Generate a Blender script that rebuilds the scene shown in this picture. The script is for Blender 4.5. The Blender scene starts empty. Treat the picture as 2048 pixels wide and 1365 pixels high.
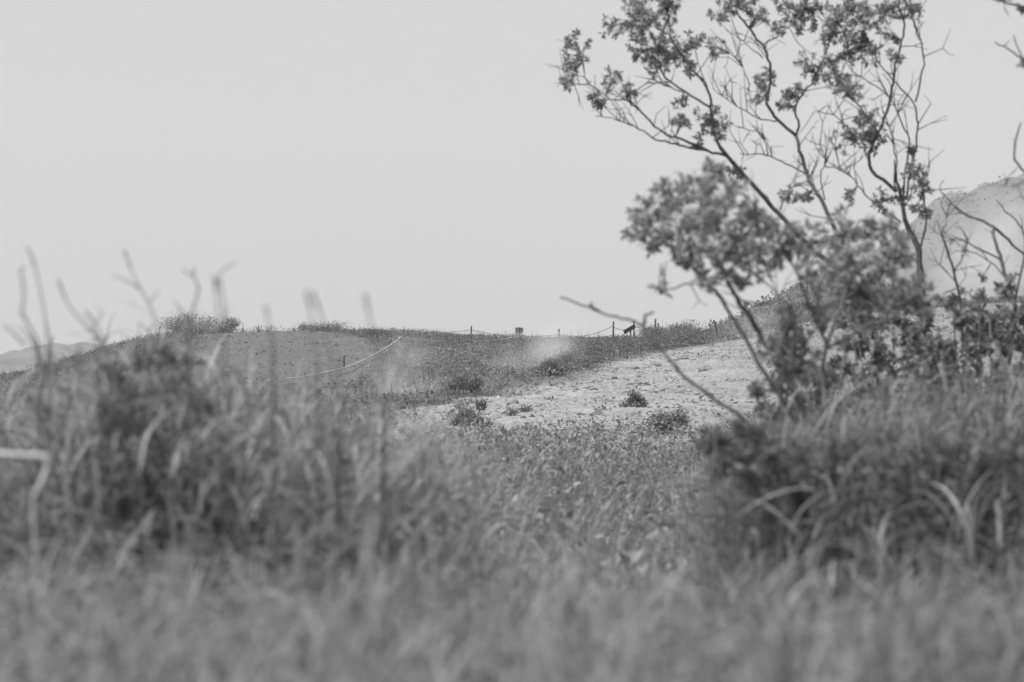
import bpy, math, random
import numpy as np
from mathutils import Vector

# ------------------------------------------------------------------ camera, sky, sun, exposure
sc = bpy.context.scene
R = math.radians
F = 4836.0            # focal length in pixels of the 2048 px wide photograph (85 mm on 36 mm)
ZC = 1.5              # height of the lens
cam_d = bpy.data.cameras.new("camera")
cam = bpy.data.objects.new("camera", cam_d)
sc.collection.objects.link(cam)
cam.location = (0, 0, ZC)
cam.rotation_euler = (R(90), 0, 0)
cam_d.lens = 85.0
cam_d.sensor_width = 36.0
cam_d.clip_start = 0.1
cam_d.clip_end = 8000
cam_d.dof.use_dof = True
cam_d.dof.focus_distance = 72.0
cam_d.dof.aperture_fstop = 4.0
sc.camera = cam

SUN_EL, SUN_ROT = R(60), R(-105)
world = bpy.data.worlds.new("World")
sc.world = world
world.use_nodes = True
wn, wl = world.node_tree.nodes, world.node_tree.links
wn.clear()
sky = wn.new("ShaderNodeTexSky")
sky.sky_type = 'NISHITA'
sky.sun_disc = False
sky.sun_elevation = SUN_EL
sky.sun_rotation = SUN_ROT
sky.dust_density = 4.0
sky.air_density = 1.0
bw = wn.new("ShaderNodeRGBToBW")
veil = wn.new("ShaderNodeMix")
veil.data_type = 'FLOAT'
veil.inputs[0].default_value = 0.95          # an even cloud veil over the clear sky
veil.inputs[3].default_value = 2.85
bg = wn.new("ShaderNodeBackground")
bg.inputs['Strength'].default_value = 0.07
wo = wn.new("ShaderNodeOutputWorld")
wl.new(sky.outputs[0], bw.inputs[0])
wl.new(bw.outputs[0], veil.inputs[2])
wl.new(veil.outputs[0], bg.inputs['Color'])
wl.new(bg.outputs[0], wo.inputs['Surface'])

sun_d = bpy.data.lights.new("sun", 'SUN')
sun_d.energy = 2.6
sun_d.angle = R(8)
sun = bpy.data.objects.new("sun", sun_d)
sc.collection.objects.link(sun)
sdir = Vector((math.sin(SUN_ROT) * math.cos(SUN_EL), math.cos(SUN_ROT) * math.cos(SUN_EL), math.sin(SUN_EL)))
sun.rotation_euler = (-sdir).to_track_quat('-Z', 'Y').to_euler()
sun.location = (0, 0, 30)

sc.view_settings.view_transform = 'Standard'
sc.view_settings.look = 'None'
sc.view_settings.gamma = 1.0
sc.view_settings.use_curve_mapping = False
sc.view_settings.exposure = 1.72
sc.cycles.use_denoising = True
sc.cycles.max_bounces = 6
sc.cycles.diffuse_bounces = 3
sc.cycles.transmission_bounces = 3
sc.cycles.volume_bounces = 1
sc.cycles.volume_step_rate = 1.0
sc.cycles.volume_max_steps = 128

rng = np.random.default_rng(7)
C = sc.collection

# ------------------------------------------------------------------ helpers
def P(u, v, d):
    return np.array([(u - 1024.0) / F * d, d, ZC - (v - 682.5) / F * d])

def hash2(ix, iy, s):
    h = (ix.astype(np.int64) * 374761393 + iy.astype(np.int64) * 668265263 + s * 974634777) & 0x7fffffff
    h = ((h ^ (h >> 13)) * 1274126177) & 0x7fffffff
    h = (h ^ (h >> 16)) & 0xffff
    return h / 65535.0

def vnoise(x, y, s=0):
    ix, iy = np.floor(x), np.floor(y)
    fx, fy = x - ix, y - iy
    fx, fy = fx * fx * (3 - 2 * fx), fy * fy * (3 - 2 * fy)
    a, b = hash2(ix, iy, s), hash2(ix + 1, iy, s)
    c, d = hash2(ix, iy + 1, s), hash2(ix + 1, iy + 1, s)
    return (a + (b - a) * fx) * (1 - fy) + (c + (d - c) * fx) * fy

def fbm(x, y, s=0, oct=4):
    t, a, n = 0.0, 0.5, 0.0
    for k in range(oct):
        t = t + a * vnoise(x * 2 ** k, y * 2 ** k, s + k)
        n += a
        a *= 0.5
    return t / n - 0.5

def unit(a):
    return a / np.maximum(np.linalg.norm(a, axis=-1, keepdims=True), 1e-9)

def put(o, **kw):
    for k, v in kw.items():
        if v is not None:
            o[k] = v
    return o

def empty(name, loc, label=None, category=None, group=None):
    o = bpy.data.objects.new(name, None)
    C.objects.link(o)
    o.location = [float(q) for q in loc]
    o.empty_display_size = 0.1
    return put(o, label=label, category=category, group=group)

class MB:
    """collects vertices, quads and triangles, then links them as ONE mesh object"""
    def __init__(s):
        s.v, s.q, s.t, s.tone, s.n = [], [], [], [], 0
    def add(s, verts, quads=None, tris=None, tone=None):
        verts = np.asarray(verts, float).reshape(-1, 3)
        if quads is not None and len(quads):
            s.q.append(np.asarray(quads, np.int64).reshape(-1, 4) + s.n)
        if tris is not None and len(tris):
            s.t.append(np.asarray(tris, np.int64).reshape(-1, 3) + s.n)
        if tone is None:
            tone = 1.0
        s.tone.append(np.broadcast_to(np.asarray(tone, float), (len(verts),)))
        s.v.append(verts)
        s.n += len(verts)
    def tube(s, pts, rad, sides=6, tone=1.0, caps=True):
        pts = np.asarray(pts, float)
        n = len(pts)
        rad = np.broadcast_to(np.asarray(rad, float), (n,))
        tan = unit(np.gradient(pts, axis=0))
        ref = np.array([0.31, 0.92, 0.23]) if abs(tan[0] @ np.array([0.31, 0.92, 0.23])) < 0.9 else np.array([1.0, 0, 0])
        rings = []
        for i in range(n):
            a = unit(np.cross(tan[i], ref))
            b = np.cross(tan[i], a)
            ref = -np.cross(tan[i], a) if False else ref
            th = np.arange(sides) * 2 * math.pi / sides
            rings.append(pts[i] + rad[i] * (np.cos(th)[:, None] * a + np.sin(th)[:, None] * b))
        V = np.concatenate(rings)
        q = []
        for i in range(n - 1):
            for k in range(sides):
                q.append((i * sides + k, i * sides + (k + 1) % sides, (i + 1) * sides + (k + 1) % sides, (i + 1) * sides + k))
        t = []
        if caps:
            m = len(V)
            V = np.concatenate([V, pts[:1], pts[-1:]])
            for k in range(sides):
                t.append((m, (k + 1) % sides, k))
                t.append((m + 1, (n - 1) * sides + k, (n - 1) * sides + (k + 1) % sides))
        s.add(V, q, t, tone)
    def box(s, c, size, rot=None, tone=1.0):
        x, y, z = np.asarray(size, float) / 2
        b = min(x, y, z) * 0.25
        # chamfered box
        V, Fq = [], []
        for sx in (-1, 1):
            for sy in (-1, 1):
                for sz in (-1, 1):
                    V += [(sx * (x - b), sy * (y - b), sz * z), (sx * (x - b), sy * y, sz * (z - b)), (sx * x, sy * (y - b), sz * (z - b))]
        V = np.array(V)
        def I(sx, sy, sz, k):
            return ((sx > 0) * 4 + (sy > 0) * 2 + (sz > 0)) * 3 + k
        t = []
        for sg in (-1, 1):
            Fq.append((I(-1, -1, sg, 0), I(1, -1, sg, 0), I(1, 1, sg, 0), I(-1, 1, sg, 0)))
            Fq.append((I(-1, sg, -1, 1), I(1, sg, -1, 1), I(1, sg, 1, 1), I(-1, sg, 1, 1)))
            Fq.append((I(sg, -1, -1, 2), I(sg, 1, -1, 2), I(sg, 1, 1, 2), I(sg, -1, 1, 2)))
            for s2 in (-1, 1):
                Fq.append((I(-1, sg, s2, 0), I(1, sg, s2, 0), I(1, sg, s2, 1), I(-1, sg, s2, 1)))
                Fq.append((I(sg, -1, s2, 0), I(sg, 1, s2, 0), I(sg, 1, s2, 2), I(sg, -1, s2, 2)))
                Fq.append((I(sg, s2, -1, 1), I(sg, s2, 1, 1), I(sg, s2, 1, 2), I(sg, s2, -1, 2)))
                for s3 in (-1, 1):
                    t.append((I(sg, s2, s3, 0), I(sg, s2, s3, 1), I(sg, s2, s3, 2)))
        if rot is not None:
            V = V @ np.asarray(rot).T
        s.add(V + np.asarray(c), Fq, t, tone)
    def build(s, name, mat, parent=None, smooth=False, kind=None, origin=None):
        me = bpy.data.meshes.new(name)
        V = np.concatenate(s.v) if s.v else np.zeros((0, 3))
        off = np.zeros(3)
        if parent is not None:
            off = np.array(parent_world(parent))
        elif origin is not None:
            off = np.asarray(origin, float)
        V = V - off
        q = np.concatenate(s.q) if s.q else np.zeros((0, 4), np.int64)
        t = np.concatenate(s.t) if s.t else np.zeros((0, 3), np.int64)
        me.vertices.add(len(V))
        me.vertices.foreach_set("co", V.astype(np.float32).ravel())
        nl = q.size + t.size
        me.loops.add(nl)
        me.loops.foreach_set("vertex_index", np.concatenate([q.ravel(), t.ravel()]).astype(np.int32))
        me.polygons.add(len(q) + len(t))
        starts = np.concatenate([np.arange(len(q)) * 4, q.size + np.arange(len(t)) * 3]).astype(np.int32)
        me.polygons.foreach_set("loop_start", starts)
        if smooth:
            me.polygons.foreach_set("use_smooth", np.ones(len(q) + len(t), bool))
        at = me.attributes.new("tone", 'FLOAT', 'POINT')
        at.data.foreach_set("value", np.concatenate(s.tone).astype(np.float32) if s.tone else np.zeros(0, np.float32))
        me.update(calc_edges=True)
        me.materials.append(mat)
        o = bpy.data.objects.new(name, me)
        C.objects.link(o)
        if parent is not None:
            o.parent = parent
        elif origin is not None:
            o.location = [float(k) for k in off]
        return put(o, kind=kind)

def parent_world(p):
    loc = np.array(p.location)
    while p.parent is not None:
        p = p.parent
        loc = loc + np.array(p.location)
    return loc

# ------------------------------------------------------------------ materials (all grey: a black and white photograph)
def nodes(name):
    m = bpy.data.materials.new(name)
    m.use_nodes = True
    nt = m.node_tree
    nt.nodes.clear()
    out = nt.nodes.new("ShaderNodeOutputMaterial")
    return m, nt.nodes, nt.links, out

def tone_times(n, l, base, scale, amount, detail=3.0):
    """base value x the tone attribute x some noise"""
    at = n.new("ShaderNodeAttribute")
    at.attribute_name = "tone"
    tc = n.new("ShaderNodeTexCoord")
    nz = n.new("ShaderNodeTexNoise")
    nz.inputs['Scale'].default_value = scale
    nz.inputs['Detail'].default_value = detail
    l.new(tc.outputs['Object'], nz.inputs['Vector'])
    mr = n.new("ShaderNodeMapRange")
    mr.inputs['From Min'].default_value = 0.25
    mr.inputs['From Max'].default_value = 0.75
    mr.inputs['To Min'].default_value = base * (1 - amount)
    mr.inputs['To Max'].default_value = base * (1 + amount)
    l.new(nz.outputs[0], mr.inputs['Value'])
    mu = n.new("ShaderNodeMath")
    mu.operation = 'MULTIPLY'
    l.new(at.outputs['Fac'], mu.inputs[0])
    l.new(mr.outputs[0], mu.inputs[1])
    return mu, nz

def foliage_mat(name, base, scale=6.0, amount=0.25, trans=0.35, rough=0.55):
    m, n, l, out = nodes(name)
    mu, nz = tone_times(n, l, base, scale, amount)
    pb = n.new("ShaderNodeBsdfPrincipled")
    pb.inputs['Roughness'].default_value = rough
    pb.inputs['Specular IOR Level'].default_value = 0.35
    tr = n.new("ShaderNodeBsdfTranslucent")
    mx = n.new("ShaderNodeMixShader")
    mx.inputs[0].default_value = trans
    l.new(mu.outputs[0], pb.inputs['Base Color'])
    l.new(mu.outputs[0], tr.inputs['Color'])
    l.new(pb.outputs[0], mx.inputs[1])
    l.new(tr.outputs[0], mx.inputs[2])
    l.new(mx.outputs[0], out.inputs['Surface'])
    return m

def solid_mat(name, base, scale=8.0, amount=0.3, rough=0.8, bump=0.0, detail=4.0):
    m, n, l, out = nodes(name)
    mu, nz = tone_times(n, l, base, scale, amount, detail)
    pb = n.new("ShaderNodeBsdfPrincipled")
    pb.inputs['Roughness'].default_value = rough
    pb.inputs['Specular IOR Level'].default_value = 0.25
    l.new(mu.outputs[0], pb.inputs['Base Color'])
    if bump:
        bp = n.new("ShaderNodeBump")
        bp.inputs['Distance'].default_value = bump
        l.new(nz.outputs[0], bp.inputs['Height'])
        l.new(bp.outputs[0], pb.inputs['Normal'])
    l.new(pb.outputs[0], out.inputs['Surface'])
    return m

M_grass = foliage_mat("grass_blade", 0.178, 5.0, 0.25, 0.4, 0.5)
M_straw = foliage_mat("dry_straw", 0.38, 12.0, 0.2, 0.2, 0.6)
M_weed = foliage_mat("weed_leaf", 0.17, 5.0, 0.25, 0.35)
M_shrub = foliage_mat("ridge_shrub_leaf", 0.12, 2.0, 0.3, 0.3)
M_cover = foliage_mat("ground_cover_leaf", 0.125, 0.8, 0.35, 0.35)
M_leaf = foliage_mat("shrub_leaf", 0.24, 10.0, 0.25, 0.5, 0.45)
M_bark = solid_mat("bark", 0.10, 30.0, 0.5, 0.85, 0.004)
M_stem = solid_mat("dry_stem", 0.075, 25.0, 0.4, 0.8, 0.002)
M_rock = solid_mat("rock", 0.14, 9.0, 0.5, 0.9, 0.02)
M_stone = solid_mat("gravel_stone", 0.16, 5.0, 0.35, 0.9)
M_post = solid_mat("weathered_post", 0.045, 14.0, 0.4, 0.8, 0.004)
M_palepost = solid_mat("pale_post", 0.30, 14.0, 0.3, 0.6)
M_rope = solid_mat("rope", 0.36, 60.0, 0.2, 0.8)
M_darkrope = solid_mat("dark_rope", 0.10, 60.0, 0.3, 0.8)
M_board = solid_mat("sign_board", 0.75, 20.0, 0.25, 0.7)
M_frame = solid_mat("sign_frame", 0.5, 20.0, 0.25, 0.6)
M_panel = solid_mat("dark_panel", 0.03, 12.0, 0.3, 0.5)
M_plate = solid_mat("pale_plate", 0.5, 12.0, 0.15, 0.5)

def ground_mat():
    m, n, l, out = nodes("ground_soil")
    at = n.new("ShaderNodeAttribute"); at.attribute_name = "tone"
    tc = n.new("ShaderNodeTexCoord")
    mp = n.new("ShaderNodeMapping"); mp.inputs['Scale'].default_value = (1.0, 0.45, 1.0)
    l.new(tc.outputs['Object'], mp.inputs['Vector'])
    def noise(scale, detail, rough=0.6):
        z = n.new("ShaderNodeTexNoise")
        z.inputs['Scale'].default_value = scale
        z.inputs['Detail'].default_value = detail
        z.inputs['Roughness'].default_value = rough
        l.new(mp.outputs[0], z.inputs['Vector'])
        return z
    def rng_(src, a, b, c, d):
        r = n.new("ShaderNodeMapRange")
        for k, v in zip(('From Min', 'From Max', 'To Min', 'To Max'), (a, b, c, d)):
            r.inputs[k].default_value = v
        l.new(src, r.inputs['Value'])
        return r.outputs[0]
    def mul(a, b):
        k = n.new("ShaderNodeMath"); k.operation = 'MULTIPLY'
        l.new(a, k.inputs[0]); l.new(b, k.inputs[1])
        return k.outputs[0]
    big, mid, fine = noise(0.5, 4), noise(3.0, 5), noise(14.0, 4, 0.7)
    vor = n.new("ShaderNodeTexVoronoi"); vor.inputs['Scale'].default_value = 7.0
    l.new(mp.outputs[0], vor.inputs['Vector'])
    col = mul(at.outputs['Fac'], rng_(big.outputs[0], 0.3, 0.7, 0.88, 1.1))
    col = mul(col, rng_(mid.outputs[0], 0.3, 0.7, 0.85, 1.12))
    col = mul(col, rng_(fine.outputs[0], 0.33, 0.67, 0.74, 1.22))
    flecks = rng_(mid.outputs[0], 0.30, 0.38, 0.7, 1.0)
    col = mul(col, flecks)
    pb = n.new("ShaderNodeBsdfPrincipled")
    pb.inputs['Roughness'].default_value = 0.95
    pb.inputs['Specular IOR Level'].default_value = 0.1
    l.new(col, pb.inputs['Base Color'])
    add = n.new("ShaderNodeMath"); add.operation = 'ADD'
    l.new(fine.outputs[0], add.inputs[0]); l.new(vor.outputs['Distance'], add.inputs[1])
    bp = n.new("ShaderNodeBump"); bp.inputs['Distance'].default_value = 0.06; bp.inputs['Strength'].default_value = 0.55
    l.new(add.outputs[0], bp.inputs['Height'])
    l.new(bp.outputs[0], pb.inputs['Normal'])
    l.new(pb.outputs[0], out.inputs['Surface'])
    return m
M_ground = ground_mat()
M_mount = solid_mat("mountain_scrub_cover", 0.085, 0.08, 0.35, 0.95, 0.6, 8.0)

# ------------------------------------------------------------------ the lie of the land
# height of the lens above the ground, by bearing (photo column) and distance
DK = np.array([1.0, 3.0, 8.0, 14.0, 24.0, 32.0, 42.0, 52.0, 62.0, 72.0, 84.0, 97.0, 108.0, 130.0, 170.0, 260.0, 3000.0])
near = [1.1, 1.1, 1.3, 1.36, 1.34]
COL = {
    -900: near + [1.5, 1.7, 1.9, 2.0, 2.1, 2.2, 2.3, 2.6, 3.2, 5.0, 8.0, 14.0],
    0:    near + [1.45, 1.6, 1.65, 1.65, 1.62, 1.6, 1.6, 1.8, 2.6, 5.0, 8.0, 14.0],
    110:  near + [1.45, 1.58, 1.55, 1.45, 1.30, 1.15, 1.05, 1.2, 2.2, 5.0, 8.0, 14.0],
    250:  near + [1.42, 1.52, 1.42, 1.15, 0.80, 0.42, 0.16, 0.20, 1.6, 5.0, 8.0, 14.0],
    400:  near + [1.42, 1.48, 1.32, 0.98, 0.58, 0.12, -0.34, -0.42, 1.0, 5.0, 8.0, 14.0],
    640:  near + [1.36, 1.42, 1.24, 0.93, 0.52, 0.05, -0.36, -0.46, 0.9, 5.0, 8.0, 14.0],
    800:  near + [1.24, 1.22, 1.08, 0.86, 0.42, 0.02, -0.26, -0.22, 0.9, 5.0, 8.0, 14.0],
    1000: near + [1.20, 1.16, 1.10, 0.82, 0.46, 0.12, -0.04, 0.10, 0.9, 5.0, 8.0, 14.0],
    1200: near + [1.16, 1.08, 0.96, 0.74, 0.42, 0.18, 0.02, 0.10, 0.9, 5.0, 8.0, 14.0],
    1400: near + [1.14, 1.02, 0.82, 0.58, 0.32, 0.10, -0.06, 0.05, 0.9, 4.5, 8.0, 14.0],
    1600: near + [1.12, 0.95, 0.66, 0.30, -0.08, -0.45, -0.75, -0.8, 0.2, 4.0, 8.0, 14.0],
    1750: near + [1.12, 0.88, 0.50, 0.05, -0.36, -0.80, -1.15, -1.2, 0.0, 4.0, 8.0, 14.0],
    2048: near + [1.10, 0.80, 0.35, -0.15, -0.62, -1.10, -1.62, -1.7, -0.5, 4.0, 8.0, 14.0],
    2900: near + [1.00, 0.70, 0.20, -0.35, -0.90, -1.50, -2.10, -2.3, -1.0, 4.0, 8.0, 14.0],
}
CU = np.array(sorted(COL), float)
GU = np.linspace(-900, 2900, 191)
GD = np.linspace(0, math.log(3000), 420)
tab = np.array([np.interp(GD, np.log(DK), COL[int(c)]) for c in CU])
tab = np.array([np.interp(GU, CU, tab[:, j]) for j in range(len(GD))]).T
def smooth(a, k, ax):
    ker = np.hanning(2 * k + 3)[1:-1]; ker /= ker.sum()
    pad = [(0, 0), (0, 0)]; pad[ax] = (k, k)
    a = np.pad(a, pad, mode='edge')
    return np.apply_along_axis(lambda r: np.convolve(r, ker, 'valid'), ax, a)
tab = smooth(smooth(tab, 5, 0), 4, 1)

def bearing(x, y):
    th = np.arctan2(x, y)
    return 1024 + F * np.tan(np.clip(th, -0.45, 0.45))

def base_z(x, y):
    u = np.clip(bearing(x, y), GU[0], GU[-1])
    d = np.clip(np.log(np.maximum(np.hypot(x, y), 1.0)), GD[0], GD[-1])
    i = (u - GU[0]) / (GU[1] - GU[0]); j = (d - GD[0]) / (GD[1] - GD[0])
    i0 = np.clip(np.floor(i).astype(int), 0, len(GU) - 2); j0 = np.clip(np.floor(j).astype(int), 0, len(GD) - 2)
    a, b = i - i0, j - j0
    h = (tab[i0, j0] * (1 - a) * (1 - b) + tab[i0 + 1, j0] * a * (1 - b) + tab[i0, j0 + 1] * (1 - a) * b + tab[i0 + 1, j0 + 1] * a * b)
    return ZC - h

EU = np.array([-900, 300, 620, 760, 820, 960, 1130, 1240, 1400, 1500, 1700, 2048, 2900.])
ED = np.array([26, 26, 30, 38, 44, 50, 60, 71, 83, 92, 100, 102, 102.])
def zones(x, y):
    """weights of pale gravel, bare dark hillside and vegetation at a spot"""
    u = bearing(x, y); d = np.hypot(x, y)
    wob = fbm(x * 0.35, y * 0.15, 31, 4)
    e = np.interp(u, EU, ED) * (1 + 0.16 * wob)
    gravel = np.clip((e - d) / (0.13 * e) + 0.9 * fbm(x * 1.3, y * 0.5, 35, 3), 0, 1) * np.clip((d - 25 - 6 * wob) / 2.0, 0, 1) * np.clip((u - 560 + 200 * wob) / 150, 0, 1)
    uu = u + 160 * wob
    dome = np.clip((uu - 370) / 60, 0, 1) * np.clip((800 - np.where(d > 76, (d - 76) * 6, (76 - d) * 4) + 60 * wob - u) / 30, 0, 1) * np.clip((d - 55 - 8 * wob) / 4, 0, 1) * np.clip((125 - d) / 8, 0, 1)
    return gravel, dome

def ground_z(x, y):
    x = np.asarray(x, float); y = np.asarray(y, float)
    g, dm = zones(x, y)
    d = np.hypot(x, y)
    amp = np.clip(d / 40, 0, 1) * np.clip((1200 - d) / 400, 0, 1)
    z = base_z(x, y) + amp * 0.10 * fbm(x * 0.45, y * 0.25, 3, 4)
    led = fbm(x * 0.8 + 0.25 * y, y * 0.30, 17, 4)
    z = z + g * (0.10 * led + 0.05 * np.clip((led - 0.04) * 14, 0, 1))
    z = z + (g + 0.7 * dm) * 0.055 * fbm(x * 4.5, y * 1.8, 23, 3)
    return z

def gz(x, y):
    return float(ground_z(np.array([x]), np.array([y]))[0])

def on_ground(u, d):
    x = (u - 1024) / F * d
    return np.array([x, d, gz(x, d)])

def d_at(u, v, d0=22.0, d1=100.0):
    """distance at which the ground seen in this bearing lies v pixels down"""
    dd = np.linspace(d0, d1, 700)
    vv = 682.5 + (ZC - ground_z((u - 1024) / F * dd, dd)) * F / dd
    k = np.argmin(np.abs(np.convolve(np.pad(vv, 4, mode='edge'), np.ones(9) / 9, 'valid') - v))
    return float(dd[k])

def build_ground():
    th_in = np.linspace(-0.235, 0.235, 620)
    th_l = np.linspace(-math.pi, -0.235, 60)[:-1]
    th_r = np.linspace(0.235, math.pi, 60)[1:]
    th = np.concatenate([th_l, th_in, th_r])
    r = np.concatenate([np.geomspace(0.25, 24, 90)[:-1], np.geomspace(24, 112, 400)[:-1], np.geomspace(112, 1600, 60)])
    T, RR = np.meshgrid(th, r, indexing='ij')
    X, Y = RR * np.sin(T), RR * np.cos(T)
    Z = ground_z(X.ravel(), Y.ravel()).reshape(X.shape)
    g, dm = zones(X.ravel(), Y.ravel())
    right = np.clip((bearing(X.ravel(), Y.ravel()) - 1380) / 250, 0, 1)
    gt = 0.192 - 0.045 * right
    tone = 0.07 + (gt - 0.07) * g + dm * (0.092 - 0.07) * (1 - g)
    V = np.stack([X, Y, Z], -1).reshape(-1, 3)
    nt, nr = X.shape
    i, j = np.meshgrid(np.arange(nt - 1), np.arange(nr - 1), indexing='ij')
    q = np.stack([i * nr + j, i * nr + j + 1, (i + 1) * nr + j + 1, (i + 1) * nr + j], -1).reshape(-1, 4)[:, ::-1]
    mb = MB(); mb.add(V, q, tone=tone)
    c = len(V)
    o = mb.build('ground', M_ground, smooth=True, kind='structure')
    return o
build_ground()

# ------------------------------------------------------------------ far mountains
def mountain(name, ridge, d_front, d_ridge, d_back, foot, seed, rough):
    ru = np.array([a for a, b in ridge], float); rv = np.array([b for a, b in ridge], float)
    us = np.linspace(ru[0], ru[-1], 420)
    top = np.interp(us, ru, rv)
    top = np.convolve(np.pad(top, 6, mode='edge'), np.ones(13) / 13, 'valid') + 24 * fbm(us * 0.03, us * 0 + seed, seed, 4) * (d_ridge / 900)
    ts = np.concatenate([np.linspace(0, 1, 60), np.linspace(1, 2, 12)[1:]])
    V = np.zeros((len(us), len(ts), 3))
    for k, t in enumerate(ts):
        d = d_front + (d_ridge - d_front) * t if t <= 1 else d_ridge + (d_back - d_ridge) * (t - 1)
        x = (us - 1024) / F * d_ridge * (0.9 + 0.1 * min(t, 1))
        zr = ZC - (top - 682.5) / F * d_ridge
        s = t ** 1.15 if t <= 1 else (2 - t)
        z = foot + (zr - foot) * s
        sc_ = d_ridge * 0.02
        z = z + rough * d_ridge * 0.01 * fbm(x / sc_ + seed, np.full_like(x, d / sc_), seed, 5) * np.sin(min(t, 1) * math.pi * 0.8 + 0.3)
        V[:, k] = np.stack([x, np.full_like(x, d), z], -1)
    n0, n1 = len(us), len(ts)
    i, j = np.meshgrid(np.arange(n0 - 1), np.arange(n1 - 1), indexing='ij')
    q = np.stack([i * n1 + j, (i + 1) * n1 + j, (i + 1) * n1 + j + 1, i * n1 + j + 1], -1).reshape(-1, 4)
    mb = MB(); mb.add(V.reshape(-1, 3), q)
    mb.build(name, M_mount, smooth=True, kind='structure')
    return V

MR = mountain('hillside', [(1150, 760), (1330, 690), (1400, 664), (1480, 632), (1560, 590), (1620, 556), (1670, 540), (1720, 545), (1790, 575), (1900, 605), (2100, 625), (2600, 640)],
              170, 260, 420, -4, 5, 1.0)
MP = mountain('mountain', [(1450, 760), (1600, 650), (1700, 556), (1780, 480), (1815, 440), (1840, 422), (1862, 402), (1885, 394), (1935, 388), (1960, 378), (1985, 364), (2048, 344), (2200, 300), (2500, 250), (3200, 330)],
              500, 820, 1300, -12, 6, 2.4)
ML = mountain('mountain', [(-1500, 700), (-800, 735), (-300, 748), (0, 718), (50, 706), (100, 695), (180, 690), (280, 690), (420, 702), (600, 760)],
              650, 1100, 1500, -12, 9, 0.25)

# ------------------------------------------------------------------ leaf and blade makers
def leaf_quads(mb, base, dirs, nrm, length, width, tone, fold=0.18):
    """many small folded leaves: two triangles each"""
    dirs = unit(dirs)
    side = unit(np.cross(dirs, nrm))
    up = np.cross(side, dirs)
    L = np.asarray(length)[:, None]; W = np.asarray(width)[:, None] * 0.5
    tip = base + dirs * L
    mid = base + dirs * L * 0.5
    a = mid + side * W + up * W * fold * 2
    b = mid - side * W + up * W * fold * 2
    n = len(base)
    V = np.stack([base, a, tip, b], 1).reshape(-1, 3)
    k = np.arange(n)[:, None] * 4
    t = np.concatenate([k + np.array([[0, 1, 2]]), k + np.array([[0, 2, 3]])])
    mb.add(V, None, t, np.repeat(tone, 4))

def blades(mb, base, az, length, e0, droop, width, tone, K=5, power=1.6, twist=0.5, r=rng):
    """long arching blades; strips of K quads that taper to a tip"""
    n = len(base)
    t = np.linspace(0, 1, K + 1)
    e = e0[:, None] - droop[:, None] * t[None, :] ** power
    step = (length / K)[:, None]
    hx = np.cumsum(np.cos(e) * step, 1) - np.cos(e) * step
    hz = np.cumsum(np.sin(e) * step, 1) - np.sin(e) * step
    ca, sa = np.cos(az)[:, None], np.sin(az)[:, None]
    bend = r.normal(0, 0.10, n)[:, None] * length[:, None] * t[None, :] ** 2
    X = base[:, 0:1] + hx * ca - bend * sa
    Y = base[:, 1:2] + hx * sa + bend * ca
    Z = base[:, 2:3] + hz
    ctr = np.stack([X, Y, Z], -1)
    prof = np.minimum(1, 0.35 + 2.6 * t) * (1 - t ** 2.2) + 0.02
    w = width[:, None] * 0.5 * prof[None, :]
    tw = r.normal(0, twist, n)[:, None] * (0.3 + t[None, :])
    sx, sy = -sa * np.cos(tw), ca * np.cos(tw)
    sz = np.sin(tw)
    side = np.stack([sx + 0 * w, sy + 0 * w, sz + 0 * w], -1)
    A = ctr + side * w[..., None]
    B = ctr - side * w[..., None]
    V = np.stack([A, B], 2).reshape(n, -1, 3)
    q1 = np.array([[2 * i, 2 * i + 1, 2 * i + 3, 2 * i + 2] for i in range(K)])
    q = (np.arange(n)[:, None, None] * (2 * (K + 1)) + q1[None]).reshape(-1, 4)
    mb.add(V.reshape(-1, 3), q, None, np.repeat(tone, 2 * (K + 1)))

def scatter(n, d0, d1, spread0, spread1, r=rng):
    """points spread evenly over the ground in a wedge seen from the path"""
    d = np.sqrt(r.uniform(d0 * d0, d1 * d1, n))
    x = r.uniform(spread0, spread1, n) * d
    return x, d

def reed_plants(mb, x, y, height, leaves_per, leaf_len, leaf_w, tone0, r=rng, K=5):
    """upright stems with arching leaves at several heights"""
    n = len(x)
    z = ground_z(x, y) - 0.02
    lean_az = r.uniform(0, 2 * math.pi, n); lean = np.abs(r.normal(0, 0.14, n))
    top = np.stack([x + np.cos(lean_az) * lean * height, y + np.sin(lean_az) * lean * height, z + height * np.cos(lean)], -1)
    foot = np.stack([x, y, z], -1)
    tone = np.clip(r.normal(tone0, 0.22, n), 0.45, 1.7)
    # the stems: narrow blades that stand upright
    blades(mb, foot, lean_az, height * 1.02, np.full(n, math.pi / 2) - lean * 0.6, lean * 1.0, np.full(n, 0.007), tone * 0.9, K=3, power=1.0, twist=0.1, r=r)
    m = leaves_per
    f = r.uniform(0.25, 1.0, (n, m))
    base = foot[:, None] + (top - foot)[:, None] * f[..., None]
    base = base.reshape(-1, 3)
    N = len(base)
    az = (r.uniform(0, 2 * math.pi, (n, 1)) + np.arange(m)[None] * 2.6 + r.normal(0, 0.5, (n, m))).ravel()
    ln = np.repeat(leaf_len, m) * r.uniform(0.6, 1.3, N)
    e0 = r.normal(0.95, 0.25, N)
    dr = r.uniform(1.0, 3.0, N)
    blades(mb, base, az, ln, e0, dr, np.repeat(leaf_w, m) * r.uniform(0.6, 1.35, N), np.repeat(tone, m) * r.uniform(0.75, 1.3, N), K=K, r=r)

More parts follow.
